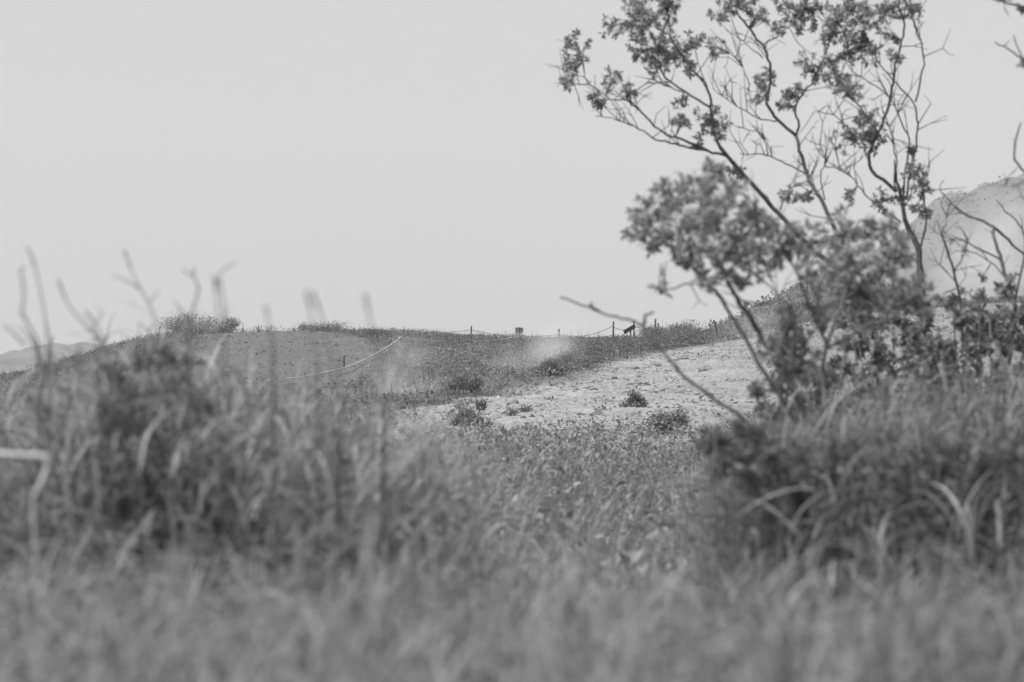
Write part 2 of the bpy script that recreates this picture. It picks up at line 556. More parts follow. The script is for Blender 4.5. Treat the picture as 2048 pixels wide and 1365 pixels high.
# ------------------------------------------------------------------ ridge and hillside ground cover
def ground_cover():
    r = np.random.default_rng(21)
    mb = MB()
    n = 85000
    d = np.sqrt(r.uniform(36 ** 2, 118 ** 2, n))
    u = r.uniform(-500, 2500, n)
    x = (u - 1024) / F * d
    g, dm = zones(x, d)
    patch = fbm(x * 0.45, d * 0.22, 77, 4)
    crest = np.clip((d - 99) / 6, 0, 1) * np.clip(fbm(x * 0.5, d * 0.3, 5, 3) * 6 + 0.1, 0, 1)
    keep = r.uniform(0, 1, n) < np.clip(1.0 - np.maximum(g * 1.02, dm * 1.0 * (1 - crest)), 0.025, 1) * np.clip(0.75 + patch * 2.5, 0.25, 1)
    x, d, patch, g = x[keep], d[keep], patch[keep], g[keep]
    n = len(x)
    z = ground_z(x, d)
    h = np.clip(0.15 + 0.42 * (patch + 0.10) + r.normal(0, 0.04, n), 0.04, 0.45) * np.clip((d - 30) / 25, 0.5, 1.0)
    ub = bearing(x, d)
    h *= np.where((ub > 880) & (ub < 1250) & (d > 86), 0.7, 1.0) * (1 - 0.6 * g)
    h *= np.where((ub > 650) & (ub < 1080) & (d < 93), 0.5, 1.0)
    m = 6
    N = n * m
    bx = np.repeat(x, m) + r.normal(0, 0.10, N); by = np.repeat(d, m) + r.normal(0, 0.12, N)
    hh = np.repeat(h, m) * r.uniform(0.1, 1.0, N)
    base = np.stack([bx, by, np.repeat(z, m) + hh], -1)
    az = r.uniform(0, 6.283, N); el = r.uniform(-0.2, 1.3, N)
    dirs = np.stack([np.cos(az) * np.cos(el), np.sin(az) * np.cos(el), np.sin(el)], -1)
    nrm = unit(r.normal(0, 0.6, (N, 3)) + np.array([0, 0, 1.0]))
    ln = r.uniform(0.045, 0.10, N)
    tone = np.clip(np.repeat(np.clip(1.0 + patch * 1.2 + r.normal(0, 0.15, n), 0.5, 1.8), m) * r.uniform(0.8, 1.25, N), 0.3, 2)
    leaf_quads(mb, base, dirs, nrm, ln, ln * r.uniform(0.3, 0.6, N), tone)
    # taller heads that break the skyline
    k = r.random(n) < 0.05
    bx, by, bz = x[k], d[k], z[k]
    nn = len(bx)
    blades(mb, np.stack([bx, by, bz], -1), r.uniform(0, 6.28, nn), r.uniform(0.25, 0.55, nn), r.normal(1.45, 0.12, nn), r.uniform(0, 0.3, nn),
           np.full(nn, 0.022), r.uniform(0.5, 1.0, nn), K=2, r=r)
    mb.build('ground_cover', M_cover, kind='stuff')
ground_cover()

# stones and crust plates on the pale slope
def stones():
    r = np.random.default_rng(33)
    mb = MB()
    n = 110000
    d = np.sqrt(r.uniform(25 ** 2, 104 ** 2, n)); u = r.uniform(300, 2300, n)
    x = (u - 1024) / F * d
    g, dm = zones(x, d)
    clump = fbm(x * 0.7, d * 0.35, 55, 3)
    keep = r.uniform(0, 1, n) < np.clip(g + 0.35 * dm, 0, 1) * np.clip(0.55 + clump * 3, 0.08, 1)
    x, d, g = x[keep], d[keep], g[keep]
    n = len(x); z = ground_z(x, d)
    ico = np.array([(1, 0, 0), (0.2, 0.9, 0.1), (-0.9, 0.3, 0), (-0.5, -0.8, 0.05), (0.55, -0.8, 0), (0.3, 0.2, 1), (-0.4, -0.2, 0.85)], float)
    tr = np.array([(0, 1, 5), (1, 2, 6), (1, 6, 5), (2, 3, 6), (3, 4, 6), (4, 5, 6), (4, 0, 5)])
    s = np.clip(r.lognormal(-3.75, 0.5, n), 0.010, 0.11)
    a = r.uniform(0, 6.28, n)
    V = ico[None] * (1 + r.normal(0, 0.18, (n, 7, 1)))
    X = V[..., 0] * 1.3; Y = V[..., 1]
    V = np.stack([X * np.cos(a)[:, None] - Y * np.sin(a)[:, None], X * np.sin(a)[:, None] + Y * np.cos(a)[:, None], V[..., 2] * r.uniform(0.3, 0.8, n)[:, None] - 0.1], -1)
    V = V * s[:, None, None] + np.stack([x, d, z], -1)[:, None]
    t = (np.arange(n)[:, None, None] * 7 + tr[None]).reshape(-1, 3)
    tone = np.clip(r.normal(0.85, 0.25, n), 0.25, 1.3) * np.where(r.random(n) < 0.35, 0.45, 1.0) * (0.55 + 0.45 * g)  # some stones darkened at random to paint small shadows on the gravel
    mb.add(V.reshape(-1, 3), None, t, np.repeat(tone, 7))
    mb.build('gravel', M_stone, kind='stuff')
stones()

# scrub that roughens the far mountain's outline
def far_scrub():
    r = np.random.default_rng(44)
    mb = MB()
    n0, n1 = MR.shape[:2]
    n = 36000
    i = r.integers(0, n0, n); j = np.clip((59 - np.abs(r.normal(0, 30, n))), 4, 59).astype(int)
    p = MR[i, j] + r.normal(0, 0.4, (n, 3)) * np.array([1, 1, 0.0])
    m = 5; N = n * m
    sz = np.repeat(r.lognormal(-1.35, 0.45, n), m)
    base = np.repeat(p, m, 0) + r.normal(0, 0.5, (N, 3)) * sz[:, None] * np.array([1, 1, 0.5]) + np.array([0, 0, 0.25]) * sz[:, None]
    dirs = r.normal(0, 1, (N, 3)) + np.array([0, 0, 0.6])
    leaf_quads(mb, base, dirs, r.normal(0, 1, (N, 3)), sz * 0.7, sz * 0.5, r.uniform(0.8, 1.4, N))
    n = 5000
    i = r.integers(0, MP.shape[0], n); j = np.clip((59 - np.abs(r.normal(0, 5, n))), 45, 59).astype(int)
    p = MP[i, j]; m = 4; N = n * m
    sz = np.repeat(r.lognormal(-0.7, 0.4, n), m)
    base = np.repeat(p, m, 0) + r.normal(0, 0.6, (N, 3)) * sz[:, None] * np.array([1, 1, 0.4]) + np.array([0, 0, 0.3]) * sz[:, None]
    leaf_quads(mb, base, r.normal(0, 1, (N, 3)) + np.array([0, 0, 0.8]), r.normal(0, 1, (N, 3)), sz * 0.7, sz * 0.8, r.uniform(0.9, 1.3, N))
    mb.build('mountain_scrub', M_shrub, kind='stuff')
far_scrub()

# ------------------------------------------------------------------ single shrubs on ridge and gravel
def shrub(u, d, wpx, hpx, label, seed, leaves=700, leaf=0.07, tone=0.9, group=None, name='shrub', upright=0.3, mat=None, category='shrub', sparse=0.0):
    r = np.random.default_rng(seed)
    b = on_ground(u, d)
    w, h = wpx / F * d, hpx / F * d
    root = empty(name, b, label, category, group)
    st = MB()
    nb = max(9, int(9 + w * 6))
    tips = []
    for k in range(nb):
        az = r.uniform(0, 6.28); rr = math.sqrt(r.uniform(0, 1)) * 0.46 * w
        top = b + np.array([math.cos(az) * rr, math.sin(az) * rr * 0.8, h * r.uniform(0.12, 0.95) * (1 - 0.45 * (rr / (0.5 * w + 1e-6)) ** 2)])
        start = b + np.array([math.cos(az) * rr * 0.3, math.sin(az) * rr * 0.3, -0.05])
        midp = (start + top) / 2 + r.normal(0, 0.03 * h + 0.005, 3)
        st.tube([start, midp, top], [0.012, 0.009, 0.004], 4, tone=1.0)
        tips.append(top); tips.append((midp + top) / 2)
    st.build('stem', M_stem, root)
    tips = np.array(tips)
    lf = MB()
    idx = r.integers(0, len(tips), leaves)
    spread = np.array([0.17 * w, 0.17 * w, 0.22 * h]) * (1 - sparse)
    ball = unit(r.normal(0, 1, (leaves, 3))) * r.uniform(0, 1, (leaves, 1)) ** 0.5 * r.uniform(0.8, 1.9, (len(tips), 1))[idx]
    base = tips[idx] + ball * spread
    base[:, 2] = np.maximum(base[:, 2], b[2] + 0.03)
    out = unit(base - (b + np.array([0, 0, 0.2 * h])))
    dirs = out + r.normal(0, 0.6, (leaves, 3)) + np.array([0, 0, upright])
    base = base + r.normal(0, 0.35, (leaves, 3)) * spread * np.array([1, 1, 0.6])
    ln = r.uniform(0.7, 1.3, leaves) * leaf
    leaf_quads(lf, base, dirs, unit(out * 0.5 + r.normal(0, 0.5, (leaves, 3)) + np.array([0, 0, 0.6])), ln, ln * 0.5, np.clip(r.normal(tone, 0.25, leaves), 0.3, 2.4))
    put(lf.build('foliage', mat or M_shrub, root), kind='stuff')
    return root

G1 = 'low shrubs along the skyline'
shrubs = [
    (385, 98, 120, 46, 'broad leafy shrub on the crest of the left hill, largest on that skyline', 1500, 1.0),
    (457, 99, 46, 30, 'compact dark shrub just right of the broad shrub on the hill crest', 500, 0.85),
    (652, 106, 92, 24, 'wide low shrub on the flat top of the left hill below the paired stalks', 800, 0.8),
    (606, 106, 26, 16, 'thin tuft at the left end of the wide low shrub on the hill top', 110, 0.75),
    (762, 92, 70, 20, 'dark low shrub at the right shoulder of the bare hillside above the rope', 500, 0.75),
    (1326, 90, 86, 40, 'round dense shrub at the slanted board, beside the tall posts', 1500, 0.9),
    (1364, 90, 104, 38, 'rounded shrub right of the slanted board at the top of the gravel slope', 1200, 0.8),
    (1234, 88, 60, 18, 'mound of shrub below the slanted dark board on the ridge', 1100, 0.95),
    (1168, d_at(1168, 728), 76, 34, 'low shrub at the edge of the gravel below the post with the pale plate', 900, 0.8),
    (1215, d_at(1215, 712), 60, 26, 'spreading shrub between the gravel edge and the tall ridge post', 700, 0.95),
    (930, d_at(930, 788), 62, 40, 'dark grassy shrub at the lower edge of the vegetated slope, above the gravel', 900, 0.75),
    (1267, d_at(1267, 816), 50, 30, 'small round shrub standing alone on the pale gravel', 420, 0.7),
    (1328, d_at(1328, 868), 76, 54, 'loose feathery shrub on the gravel at the foot of the slope', 600, 0.95),
    (935, d_at(935, 853), 90, 40, 'wide soft shrub at the near left edge of the gravel', 700, 0.8),
    (962, d_at(962, 822), 18, 24, 'small upright sprig behind the wide soft shrub on the gravel', 80, 0.7),
    (1050, d_at(1050, 824), 34, 20, 'sparse little shrub on the gravel right of the two dark stones', 36, 0.7),
    (1022, d_at(1022, 832), 26, 22, 'sparse low sprigs on the gravel below the two dark stones', 28, 0.8),
    (92, 84, 60, 28, 'dark shrub low on the left end of the hill, behind the weeds', 500, 0.75),
    (142, 86, 46, 24, 'smaller dark shrub on the hill slope right of the leftmost one', 380, 0.75),
]
for k, (u, d, w, h, lab, nl, tn) in enumerate(shrubs):
    shrub(u, d, w, h, lab, 100 + k, leaves=int(nl * 4.2), leaf=0.055 if d > 60 else 0.042, tone=tn * (1.4 if d > 60 else 1.75), group='shrubs on the hill and gravel')
edge = [(1112, 752, 60, 24, 'low bush at the left end of the merged row lining the gravel slope'),
        (1150, 738, 70, 30, 'low bush second from the left in the merged row lining the gravel slope'),
        (1196, 722, 66, 30, 'low bush third from the left in the merged row lining the gravel slope'),
        (1236, 710, 70, 28, 'low bush in the merged row, below the slanted board and left of the bare branch'),
        (1274, 702, 60, 22, 'low bush in the merged row, just left of where the bare branch crosses it'),
        (1316, 698, 70, 30, 'low bush in the merged row, just right of where the bare branch crosses it'),
        (1352, 694, 60, 28, 'low bush second from the right in the merged row lining the gravel slope'),
        (1388, 690, 44, 24, 'small low bush at the right end of the merged row, before the leaning post')]
for k, (u, vb, w, h, lab) in enumerate(edge):
    shrub(u, d_at(u, vb), w * 1.35, h * 1.35, lab, 160 + k, leaves=3200, leaf=0.05, tone=1.1, group='merged bushes lining the gravel edge')
sprigs = [
    (489, 104, 11, 20, 'single thin sprig on the hill crest, first right of the compact dark shrub'),
    (516, 104, 16, 16, 'short bushy sprig on the hill crest between two thin sprigs'),
    (536, 104, 10, 18, 'thin upright sprig on the bare hill top, third from the compact shrub'),
    (588, 105, 8, 11, 'tiny sprig alone on the bare hill top left of the wide low shrub'),
]
for k, (u, d, w, h, lab) in enumerate(sprigs):
    shrub(u, d, w, h, lab, 200 + k, leaves=26, leaf=0.06, tone=0.7, group='sprigs on the hill crest', name='sprig', category='sprig')

# rocks
def rock(u, d, wpx, hpx, label, seed):
    r = np.random.default_rng(seed)
    b = on_ground(u, d)
    w, h = wpx / F * d, hpx / F * d
    nu, nv = 14, 9
    a, e = np.meshgrid(np.linspace(0, 2 * math.pi, nu, endpoint=False), np.linspace(-0.5, math.pi / 2, nv), indexing='ij')
    bump = 1 + 0.5 * fbm(np.cos(a) * 1.6 + seed, np.sin(a) * 1.6 + e * 1.5, seed, 3)
    V = np.stack([np.cos(a) * np.cos(e) * w / 2 * bump, np.sin(a) * np.cos(e) * w * 0.4 * bump, np.sin(e) * h * bump], -1)
    i, j = np.meshgrid(np.arange(nu), np.arange(nv - 1), indexing='ij')
    q = np.stack([i * nv + j, ((i + 1) % nu) * nv + j, ((i + 1) % nu) * nv + j + 1, i * nv + j + 1], -1).reshape(-1, 4)
    mb = MB(); mb.add(V.reshape(-1, 3) + b, q)
    return put(mb.build('rock', M_rock, origin=b), label=label, category='rock', group='rocks on the gravel slope')
rock(1014, d_at(1014, 809), 18, 6, 'flat dark stone on the pale gravel, left of a touching pair', 1)
rock(1030, d_at(1030, 808), 16, 9, 'taller dark stone on the pale gravel, right of a touching pair', 2)
rock(1312, d_at(1312, 730), 26, 7, 'long grey ledge of rock low on the gravel slope left of the bare branch', 3)
rock(1366, d_at(1366, 720), 24, 8, 'rounded grey rock half sunk high in the gravel beside the bare branch', 4)
rock(1275, d_at(1275, 768), 20, 7, 'dark low rock in the middle of the gravel slope', 5)
rock(1412, d_at(1412, 742), 32, 8, 'broad low rock ledge high on the gravel right of the bare branch', 6)

# ------------------------------------------------------------------ rope fences, posts, signs
def post_mb(foot, top, rad, tone=1.0, sides=8):
    mb = MB()
    foot = np.asarray(foot) - np.array([0, 0, 0.15])
    pts = [foot, foot + (np.asarray(top) - foot) * 0.5, np.asarray(top) - np.array([0, 0, 0.012]), np.asarray(top)]
    mb.tube(pts, [rad, rad, rad, rad * 0.7], sides, tone)
    return mb

def sagging(a, b, sag, n=14):
    t = np.linspace(0, 1, n)[:, None]
    p = np.asarray(a) * (1 - t) + np.asarray(b) * t
    p[:, 2] -= sag * 4 * (t * (1 - t))[:, 0]
    return p

def rope_mb(a, b, sag, rad):
    mb = MB(); mb.tube(sagging(a, b, sag), rad, 5)
    return mb

fence = empty('rope_fence', on_ground(1118, 97), 'dark rope fence of slim posts along the ridge skyline', 'fence')
tops = {}
for u, v, d, rad, lean in [(788, 655, 102, 0.03, 0), (943, 652, 100, 0.035, 2), (1118, 664, 98, 0.035, -2), (1227, 643, 97, 0.04, 1), (1268, 643, 97, 0.035, 0), (1311, 638, 98, 0.045, 1)]:
    ft = on_ground(u - lean, d); tp = P(u, v, d); rad *= 0.85
    post_mb(ft, tp, rad).build('post', M_post, fence)
    tops[u] = (tp, ft)
def on_post(u, f):
    tp, ft = tops[u]
    return ft + (tp - ft) * f
chain = [788, 943, 1118, 1227, 1268, 1311]
for a, b, fa, fb, sag in [(788, 943, .7, .7, .12), (943, 1118, .7, .75, .18), (1118, 1227, .75, .78, .22), (1227, 1268, .72, .72, .12), (1268, 1311, .75, .6, .05)]:
    rope_mb(on_post(a, fa), on_post(b, fb), sag, 0.012).build('rope', M_darkrope, fence)
rope_mb(on_post(943, .35), on_post(1118, .38), .08, 0.014).build('rope', M_darkrope, fence)
rope_mb(on_post(1118, .38), on_post(1227, .3), .05, 0.014).build('rope', M_darkrope, fence)
pl = MB(); tp = tops[1118][0]
pl.box(tp + np.array([0, -0.045, 0.02]), (0.075, 0.02, 0.20))
put(pl.build('marker_plate', M_plate, fence), label='small pale plate at the top of the post')

front = empty('rope_fence', on_ground(800, 76), 'pale rope running down the left hill from a thin pale post', 'fence')
pf = on_ground(800, 76); pt = P(800, 675, 76)
post_mb(pf, pt, 0.014).build('post', M_palepost, front)
dp = d_at(688, 738, 50); p2f = on_ground(688, dp); p2t = P(688, 712, dp)
put(post_mb(p2f, p2t, 0.022).build('post', M_post, front), label='short dark post beside the rope')
d3 = d_at(560, 776, 45); p3 = P(560, 760, d3); p3f = on_ground(560, d3)
post_mb(p3f, p3 + np.array([0, 0, .05]), 0.016).build('post', M_palepost, front)
p4 = P(1042, 673, 92); p4f = on_ground(1042, 92)
put(post_mb(p4f, p4 + np.array([0, 0, .04]), 0.02).build('post', M_post, front), label='dark stub of a post')
mid_ = P(690, 736, d_at(690, 745, 50) - 0.3)
rope_mb(pt + np.array([0, 0, -.02]), mid_, .08, 0.017).build('rope', M_rope, front)
rope_mb(mid_, p3, .03, 0.017).build('rope', M_rope, front)
rope_mb(pt + np.array([0, 0, -.02]), p4, .16, 0.019).build('rope', M_rope, front)
rope_mb(pt + np.array([0, 0, -.07]), p4 + np.array([0, 0, -.05]), .18, 0.010).build('rope', M_rope, front)
kn = MB(); kn.tube([pt + np.array([-.05, -.01, -.06]), pt + np.array([-.02, -.02, 0.0]), pt + np.array([.03, -.02, -.01]), pt + np.array([.06, -.01, -.04])], [.012, .022, .022, .012], 6)
kn.build('knot', M_rope, front)

# framed board on one post
sd = 96
sb = on_ground(1038, sd)
sign = empty('sign', sb, 'small square framed board on a post, standing on the ridge skyline', 'sign')
c = P(1038.5, 663, sd)
bd = MB(); bd.box(c, (0.29, 0.018, 0.26)); bd.build('board', M_board, sign)
for dx, dz, sx, sz in [(0, .137, .32, .022), (0, -.137, .32, .022), (-.152, 0, .022, .252), (.152, 0, .022, .252)]:
    fr = MB(); fr.box(c + np.array([dx, -.004, dz]), (sx, .034, sz)); fr.build('frame', M_frame, sign)
br = MB(); br.box(c + np.array([0.012, -.0165, 0.0]), (.016, .012, .25)); br.build('batten', M_post, sign)
post_mb(sb, c + np.array([0.012, .034, .165]), 0.022).build('post', M_post, sign)

# slanted reading board on two legs
bd_ = 93
bb = on_ground(1259, bd_)
board = empty('information_board', bb, 'slanted dark reading board on two legs beside the ridge posts', 'board')
c = P(1259, 659, bd_)
ang = R(-30)
ry = np.array([[math.cos(ang), 0, math.sin(ang)], [0, 1, 0], [-math.sin(ang), 0, math.cos(ang)]]) @ np.array([[1, 0, 0], [0, math.cos(R(-13)), -math.sin(R(-13))], [0, math.sin(R(-13)), math.cos(R(-13))]])
pm = MB(); pm.box(c, (0.50, 0.62, 0.035), ry); pm.build('panel', M_panel, board)
em = MB(); em.box(c + ry @ np.array([0, 0, 0.022]), (0.44, 0.56, 0.006), ry); em.build('face_plate', M_post, board)
for dy in (-.2, .2):
    post_mb(on_ground(1262, bd_) + np.array([0, dy, 0]), c + np.array([.04, dy, -.01]), .02).build('leg', M_post, board)

def lone_post(u, v, d, du, rad, label):
    f = on_ground(u + du, d); t = P(u, v, d)
    o = post_mb(f, t, rad).build('post', M_post, origin=f)
    put(o, label=label, category='post', group='single posts on the ridge')
lone_post(1316.5, 647, 96, -0.5, 0.03, 'shorter dark post close to the tallest fence post by the round shrub')
lone_post(1428, 640, 88, 11, 0.032, 'single leaning dark post on the ridge right of the shrubs')

# ------------------------------------------------------------------ the meadow in front
def meadow():
    r = np.random.default_rng(61)
    # low mixed plants between the path and the gravel
    mb = MB()
    n = 15000
    x, y = scatter(n, 7, 34, -0.36, 0.36, r)
    keep = r.random(n) < np.clip(1.15 - (y - 22) / 11 + 1.6 * fbm(x * 0.8, y * 0.3, 91, 3), 0, 1)
    x, y = x[keep], y[keep]; n = len(x)
    u = bearing(x, y)
    h = np.interp(y, [7, 14, 22, 28, 34], [0.62, 0.46, 0.30, 0.22, 0.16]) * r.uniform(0.5, 1.2, n) * (1 + 1.1 * fbm(x * 0.9, y * 0.4, 12, 3))
    z = ground_z(x, y)
    m = 9; N = n * m
    f = r.uniform(0.2, 1.0, (n, m)).ravel()
    hh = np.repeat(h, m) * f
    base = np.stack([np.repeat(x, m) + r.normal(0, 0.025, N), np.repeat(y, m) + r.normal(0, 0.03, N), np.repeat(z, m) + hh], -1)
    az = r.uniform(0, 6.283, N); el = r.uniform(-0.3, 1.0, N)
    dirs = np.stack([np.cos(az) * np.cos(el), np.sin(az) * np.cos(el), np.sin(el)], -1)
    ln = r.uniform(0.035, 0.085, N)
    tone = np.repeat(np.clip(r.normal(1.0, 0.2, n), 0.5, 1.7), m) * r.uniform(0.7, 1.35, N)
    leaf_quads(mb, base, dirs, unit(r.normal(0, 0.5, (N, 3)) + np.array([0, 0, 1.0])), ln, ln * r.uniform(0.3, 0.55, N), tone)
    blades(mb, np.stack([x, y, z], -1), r.uniform(0, 6.28, n), h * 1.05, r.normal(1.45, 0.12, n), r.uniform(0, 0.4, n), np.full(n, 0.008), r.uniform(0.6, 1.3, n), K=2, r=r)
    mb.build('meadow_plants', M_weed, kind='stuff')
    # thin grass everywhere between
    mb = MB()
    n = 26000
    x, y = scatter(n, 3.0, 27, -0.36, 0.36, r)
    h = np.interp(y, [3, 8, 14, 22, 27], [0.72, 0.66, 0.50, 0.32, 0.2]) * r.uniform(0.6, 1.25, n)
    z = ground_z(x, y)
    blades(mb, np.stack([x, y, z], -1), r.uniform(0, 6.28, n), h * 1.25, r.normal(1.3, 0.2, n), r.uniform(0.3, 2.2, n), r.uniform(0.005, 0.011, n), np.clip(r.normal(1.05, 0.25, n), 0.4, 1.8), K=4, r=r)
    mb.build('grass', M_grass, kind='stuff')
    # broad-bladed grass nearest the lens
    mb = MB()
    n = 5200
    x, y = scatter(n, 1.7, 5.2, -0.34, 0.34, r)
    top = np.interp(y, [1.7, 2.5, 3.4, 5.2], [0.30, 0.34, 0.37, 0.48]) - 0.14 * fbm(x * 1.6, y * 1.6, 8, 3)
    h = (ZC - top) - ground_z(x, y)
    reed_plants(mb, x, y, h * r.uniform(0.75, 1.0, n), 8, np.full(n, 0.20), np.full(n, 0.006), 1.0, r, K=5)
    mb.build('grass', M_grass, kind='stuff')
meadow()

def tall_clump(u0, u1, d0, d1, n, tops, seed, tone, dark_leaf=True):
    """a stand of tall grass: its tops follow the given heights by bearing"""
    r = np.random.default_rng(seed)
    mb = MB()
    y = r.uniform(d0, d1, n); u = r.uniform(u0, u1, n)
    x = (u - 1024) / F * y
    tv = np.interp(u, [a for a, b in tops], [b for a, b in tops])
    zt = ZC - (tv - 682.5) / F * (0.5 * (d0 + d1))
    h = (zt - ground_z(x, y)) * r.uniform(0.55, 1.0, n)
    ok = h > 0.25
    reed_plants(mb, x[ok], y[ok], h[ok], 9, np.full(ok.sum(), 0.24), np.full(ok.sum(), 0.0085), tone, r, K=5)
    mb.build('tall_grass', M_grass, kind='stuff')
tall_clump(-250, 920, 6.6, 8.4, 2600, [(-250, 790), (0, 770), (100, 740), (200, 690), (300, 672), (420, 690), (500, 740), (620, 785), (760, 810), (920, 900)], 71, 1.2)
tall_clump(120, 720, 5.9, 6.8, 1500, [(120, 860), (200, 790), (300, 770), (400, 800), (500, 900), (620, 960), (720, 1000)], 73, 0.68)  # lower tone paints the shaded interior of the left stand
tall_clump(1440, 2350, 7.6, 10.5, 3000, [(1440, 960), (1500, 880), (1560, 830), (1640, 800), (1750, 765), (1900, 750), (2048, 730), (2350, 710)], 72, 0.88)
tall_clump(1480, 2350, 6.7, 7.6, 2400, [(1480, 980), (1560, 930), (1700, 915), (1900, 890), (2048, 860), (2350, 840)], 74, 0.36)  # very low tone paints the shade inside the right bank

def broad_grass():
    r = np.random.default_rng(75)
    mb = MB()
    for u0, u1, d0, d1, n, tv in [(60, 620, 5.2, 6.4, 110, (720, 1050)), (560, 900, 5.0, 6.4, 40, (850, 1050)), (1450, 2150, 6.0, 7.2, 70, (860, 1090))]:
        y = r.uniform(d0, d1, n); u = r.uniform(u0, u1, n); x = (u - 1024) / F * y
        zt = ZC - (r.uniform(tv[0], tv[1], n) - 682.5) / F * y
        h = np.maximum(zt - ground_z(x, y), 0.2)
        reed_plants(mb, x, y, h, 5, np.full(n, 0.26), np.full(n, 0.0105), 1.0, r, K=7)
    mb.build('broad_grass', M_grass, kind='stuff')
broad_grass()

# ------------------------------------------------------------------ stalks against the sky on the left
def stalk(name, pts, d, w0, w1, label, category, side=(), plume=0, leaves=(), mat=None, seed=0, group='stalks standing above the left grass'):
    r = np.random.default_rng(300 + seed)
    base = on_ground(pts[0][0], d)
    root = empty(name, base, label, category, group)
    pts3 = [base - np.array([0, 0, .03])] + [P(u, v, d + 0.03 * k) for k, (u, v) in enumerate(pts[1:])]
    pts3 = np.array(pts3)
    n = len(pts3)
    t = np.linspace(0, n - 1, 4 * (n - 1) + 1)
    sm = np.stack([np.interp(t, np.arange(n), pts3[:, k]) for k in range(3)], -1)
    sm[1:-1] = (sm[:-2] + 2 * sm[1:-1] + sm[2:]) / 4
    mb = MB(); mb.tube(sm, np.linspace(w0 * 0.6, w1 * 0.62, len(sm)), 5)
    mb.build('stem', mat or M_stem, root)
    for s in side:
        q = np.array([P(u, v, d + 0.03 * len(pts)) for u, v in s])
        tb = MB(); tb.tube(q, np.linspace(w1 * 0.85, w1 * 0.4, len(q)), 5)
        tb.build('side_twig', mat or M_stem, root)
    if plume:
        pm = MB()
        k = 80
        f = r.uniform(1 - plume, 1.0, k)
        seg = f * (len(sm) - 1)
        b = np.stack([np.interp(seg, np.arange(len(sm)), sm[:, q]) for q in range(3)], -1)
        dirs = unit(sm[-1] - sm[-3]) + r.normal(0, 0.12, (k, 3))
        leaf_quads(pm, b, dirs, r.normal(0, 1, (k, 3)), r.uniform(0.008, 0.018, k), np.full(k, 0.003), r.uniform(0.7, 1.2, k))
        pm.build('seed_head', M_weed, root, kind='stuff')
    for (u, v, az, ln, e0, dr) in leaves:
        lm = MB()
        blades(lm, P(u, v, d)[None], np.array([az]), np.array([ln]), np.array([e0]), np.array([dr]), np.array([0.014]), np.array([1.0]), K=6, r=r)
        lm.build('leaf', M_grass, root)
    return root

stalk('grass_stalk', [(110, 1000), (95, 760), (92, 640), (72, 540), (58, 500)], 5.6, .004, .002, 'tall straight stalk, highest at the far left above the grass', 'stalk', plume=.26, seed=1, leaves=[(95, 760, 2.6, .25, 1.1, 1.8)])
stalk('grass_stalk', [(340, 1000), (330, 720), (305, 620), (270, 560), (252, 510)], 5.8, .004, .002, 'tall leaning stalk above the hill, with short side twigs', 'stalk', side=[[(282, 580), (250, 560), (222, 550)], [(300, 605), (318, 580)]], plume=.14, seed=2, leaves=[(330, 720, 0.4, .25, 1.1, 1.6)])
stalk('curved_twig', [(60, 950), (85, 700), (42, 625), (48, 600), (45, 560), (40, 540), (50, 535)], 5.2, .005, .003, 'bare twig bent like a hook at the far left edge', 'twig', side=[[(42, 625), (60, 655), (80, 690)], [(50, 690), (25, 665), (5, 650)]], seed=3)
stalk('grass_stalk', [(230, 1000), (200, 680), (160, 640), (135, 610), (118, 565)], 5.4, .005, .002, 'leaning stalk between the two tallest stalks on the left', 'stalk', plume=.2, seed=4, side=[[(180, 665), (205, 625), (190, 610)]])
stalk('forked_twig', [(400, 1000), (377, 660), (378, 640), (392, 600), (398, 575), (386, 552), (365, 540)], 5.6, .006, .003, 'bare forked twig curling over the broad crest shrub', 'twig', side=[[(377, 645), (362, 620), (348, 602)], [(386, 552), (389, 535)]], seed=5)
stalk('forked_twig', [(480, 1000), (450, 640), (446, 600), (440, 560), (440, 545), (470, 525)], 5.0, .004, .002, 'pale thin twig with a flat bent tip right of the forked twig', 'twig', side=[[(440, 565), (425, 562)], [(448, 630), (460, 618)]], seed=6)
stalk('grass_stalk', [(470, 1000), (436, 640), (431, 560)], 4.8, .004, .002, 'short straight stalk touching the bent-tipped twig', 'stalk', plume=.2, seed=7)
stalk('grass_stalk', [(640, 1000), (640, 760), (625, 650), (614, 590)], 4.6, .004, .002, 'left stalk of the close pair above the wide low shrub', 'stalk', plume=.2, seed=8)
stalk('grass_stalk', [(690, 1000), (670, 760), (648, 650), (628, 592)], 4.6, .004, .002, 'right stalk of the close pair above the wide low shrub', 'stalk', plume=.2, seed=9)
stalk('grass_stalk', [(790, 1000), (770, 760), (742, 650), (732, 598)], 4.3, .004, .002, 'faint lone stalk right of the close pair', 'stalk', plume=.2, seed=10)
stalk('grass_stalk', [(560, 1000), (548, 700), (538, 650), (532, 618)], 4.6, .004, .002, 'short faint stalk left of the close pair', 'stalk', plume=.25, seed=11)
stalk('dark_weed', [(560, 1000), (545, 800), (548, 720), (545, 680)], 5.8, .007, .004, 'thick dark upright weed before the middle of the bare hillside', 'weed', plume=.5, seed=12)
stalk('dark_weed', [(672, 1080), (678, 900), (684, 830), (678, 760), (680, 700)], 5.6, .008, .004, 'dark knotted stem right of the bare hillside', 'weed', plume=.5, seed=13, leaves=[(684, 830, 0.3, .2, 1.0, 1.6), (678, 900, 2.8, .22, 1.0, 1.7)])
stalk('forked_weed', [(760, 1050), (765, 870), (770, 820), (800, 740), (812, 700)], 5.4, .007, .003, 'forked weed with two spread tips before the drifting steam', 'weed', side=[[(770, 820), (745, 780), (735, 745)]], plume=.3, seed=14)
stalk('dark_weed', [(840, 1060), (845, 920), (848, 860)], 6.5, .006, .003, 'short dark weed at the left end of the gravel', 'weed', plume=.5, seed=15)
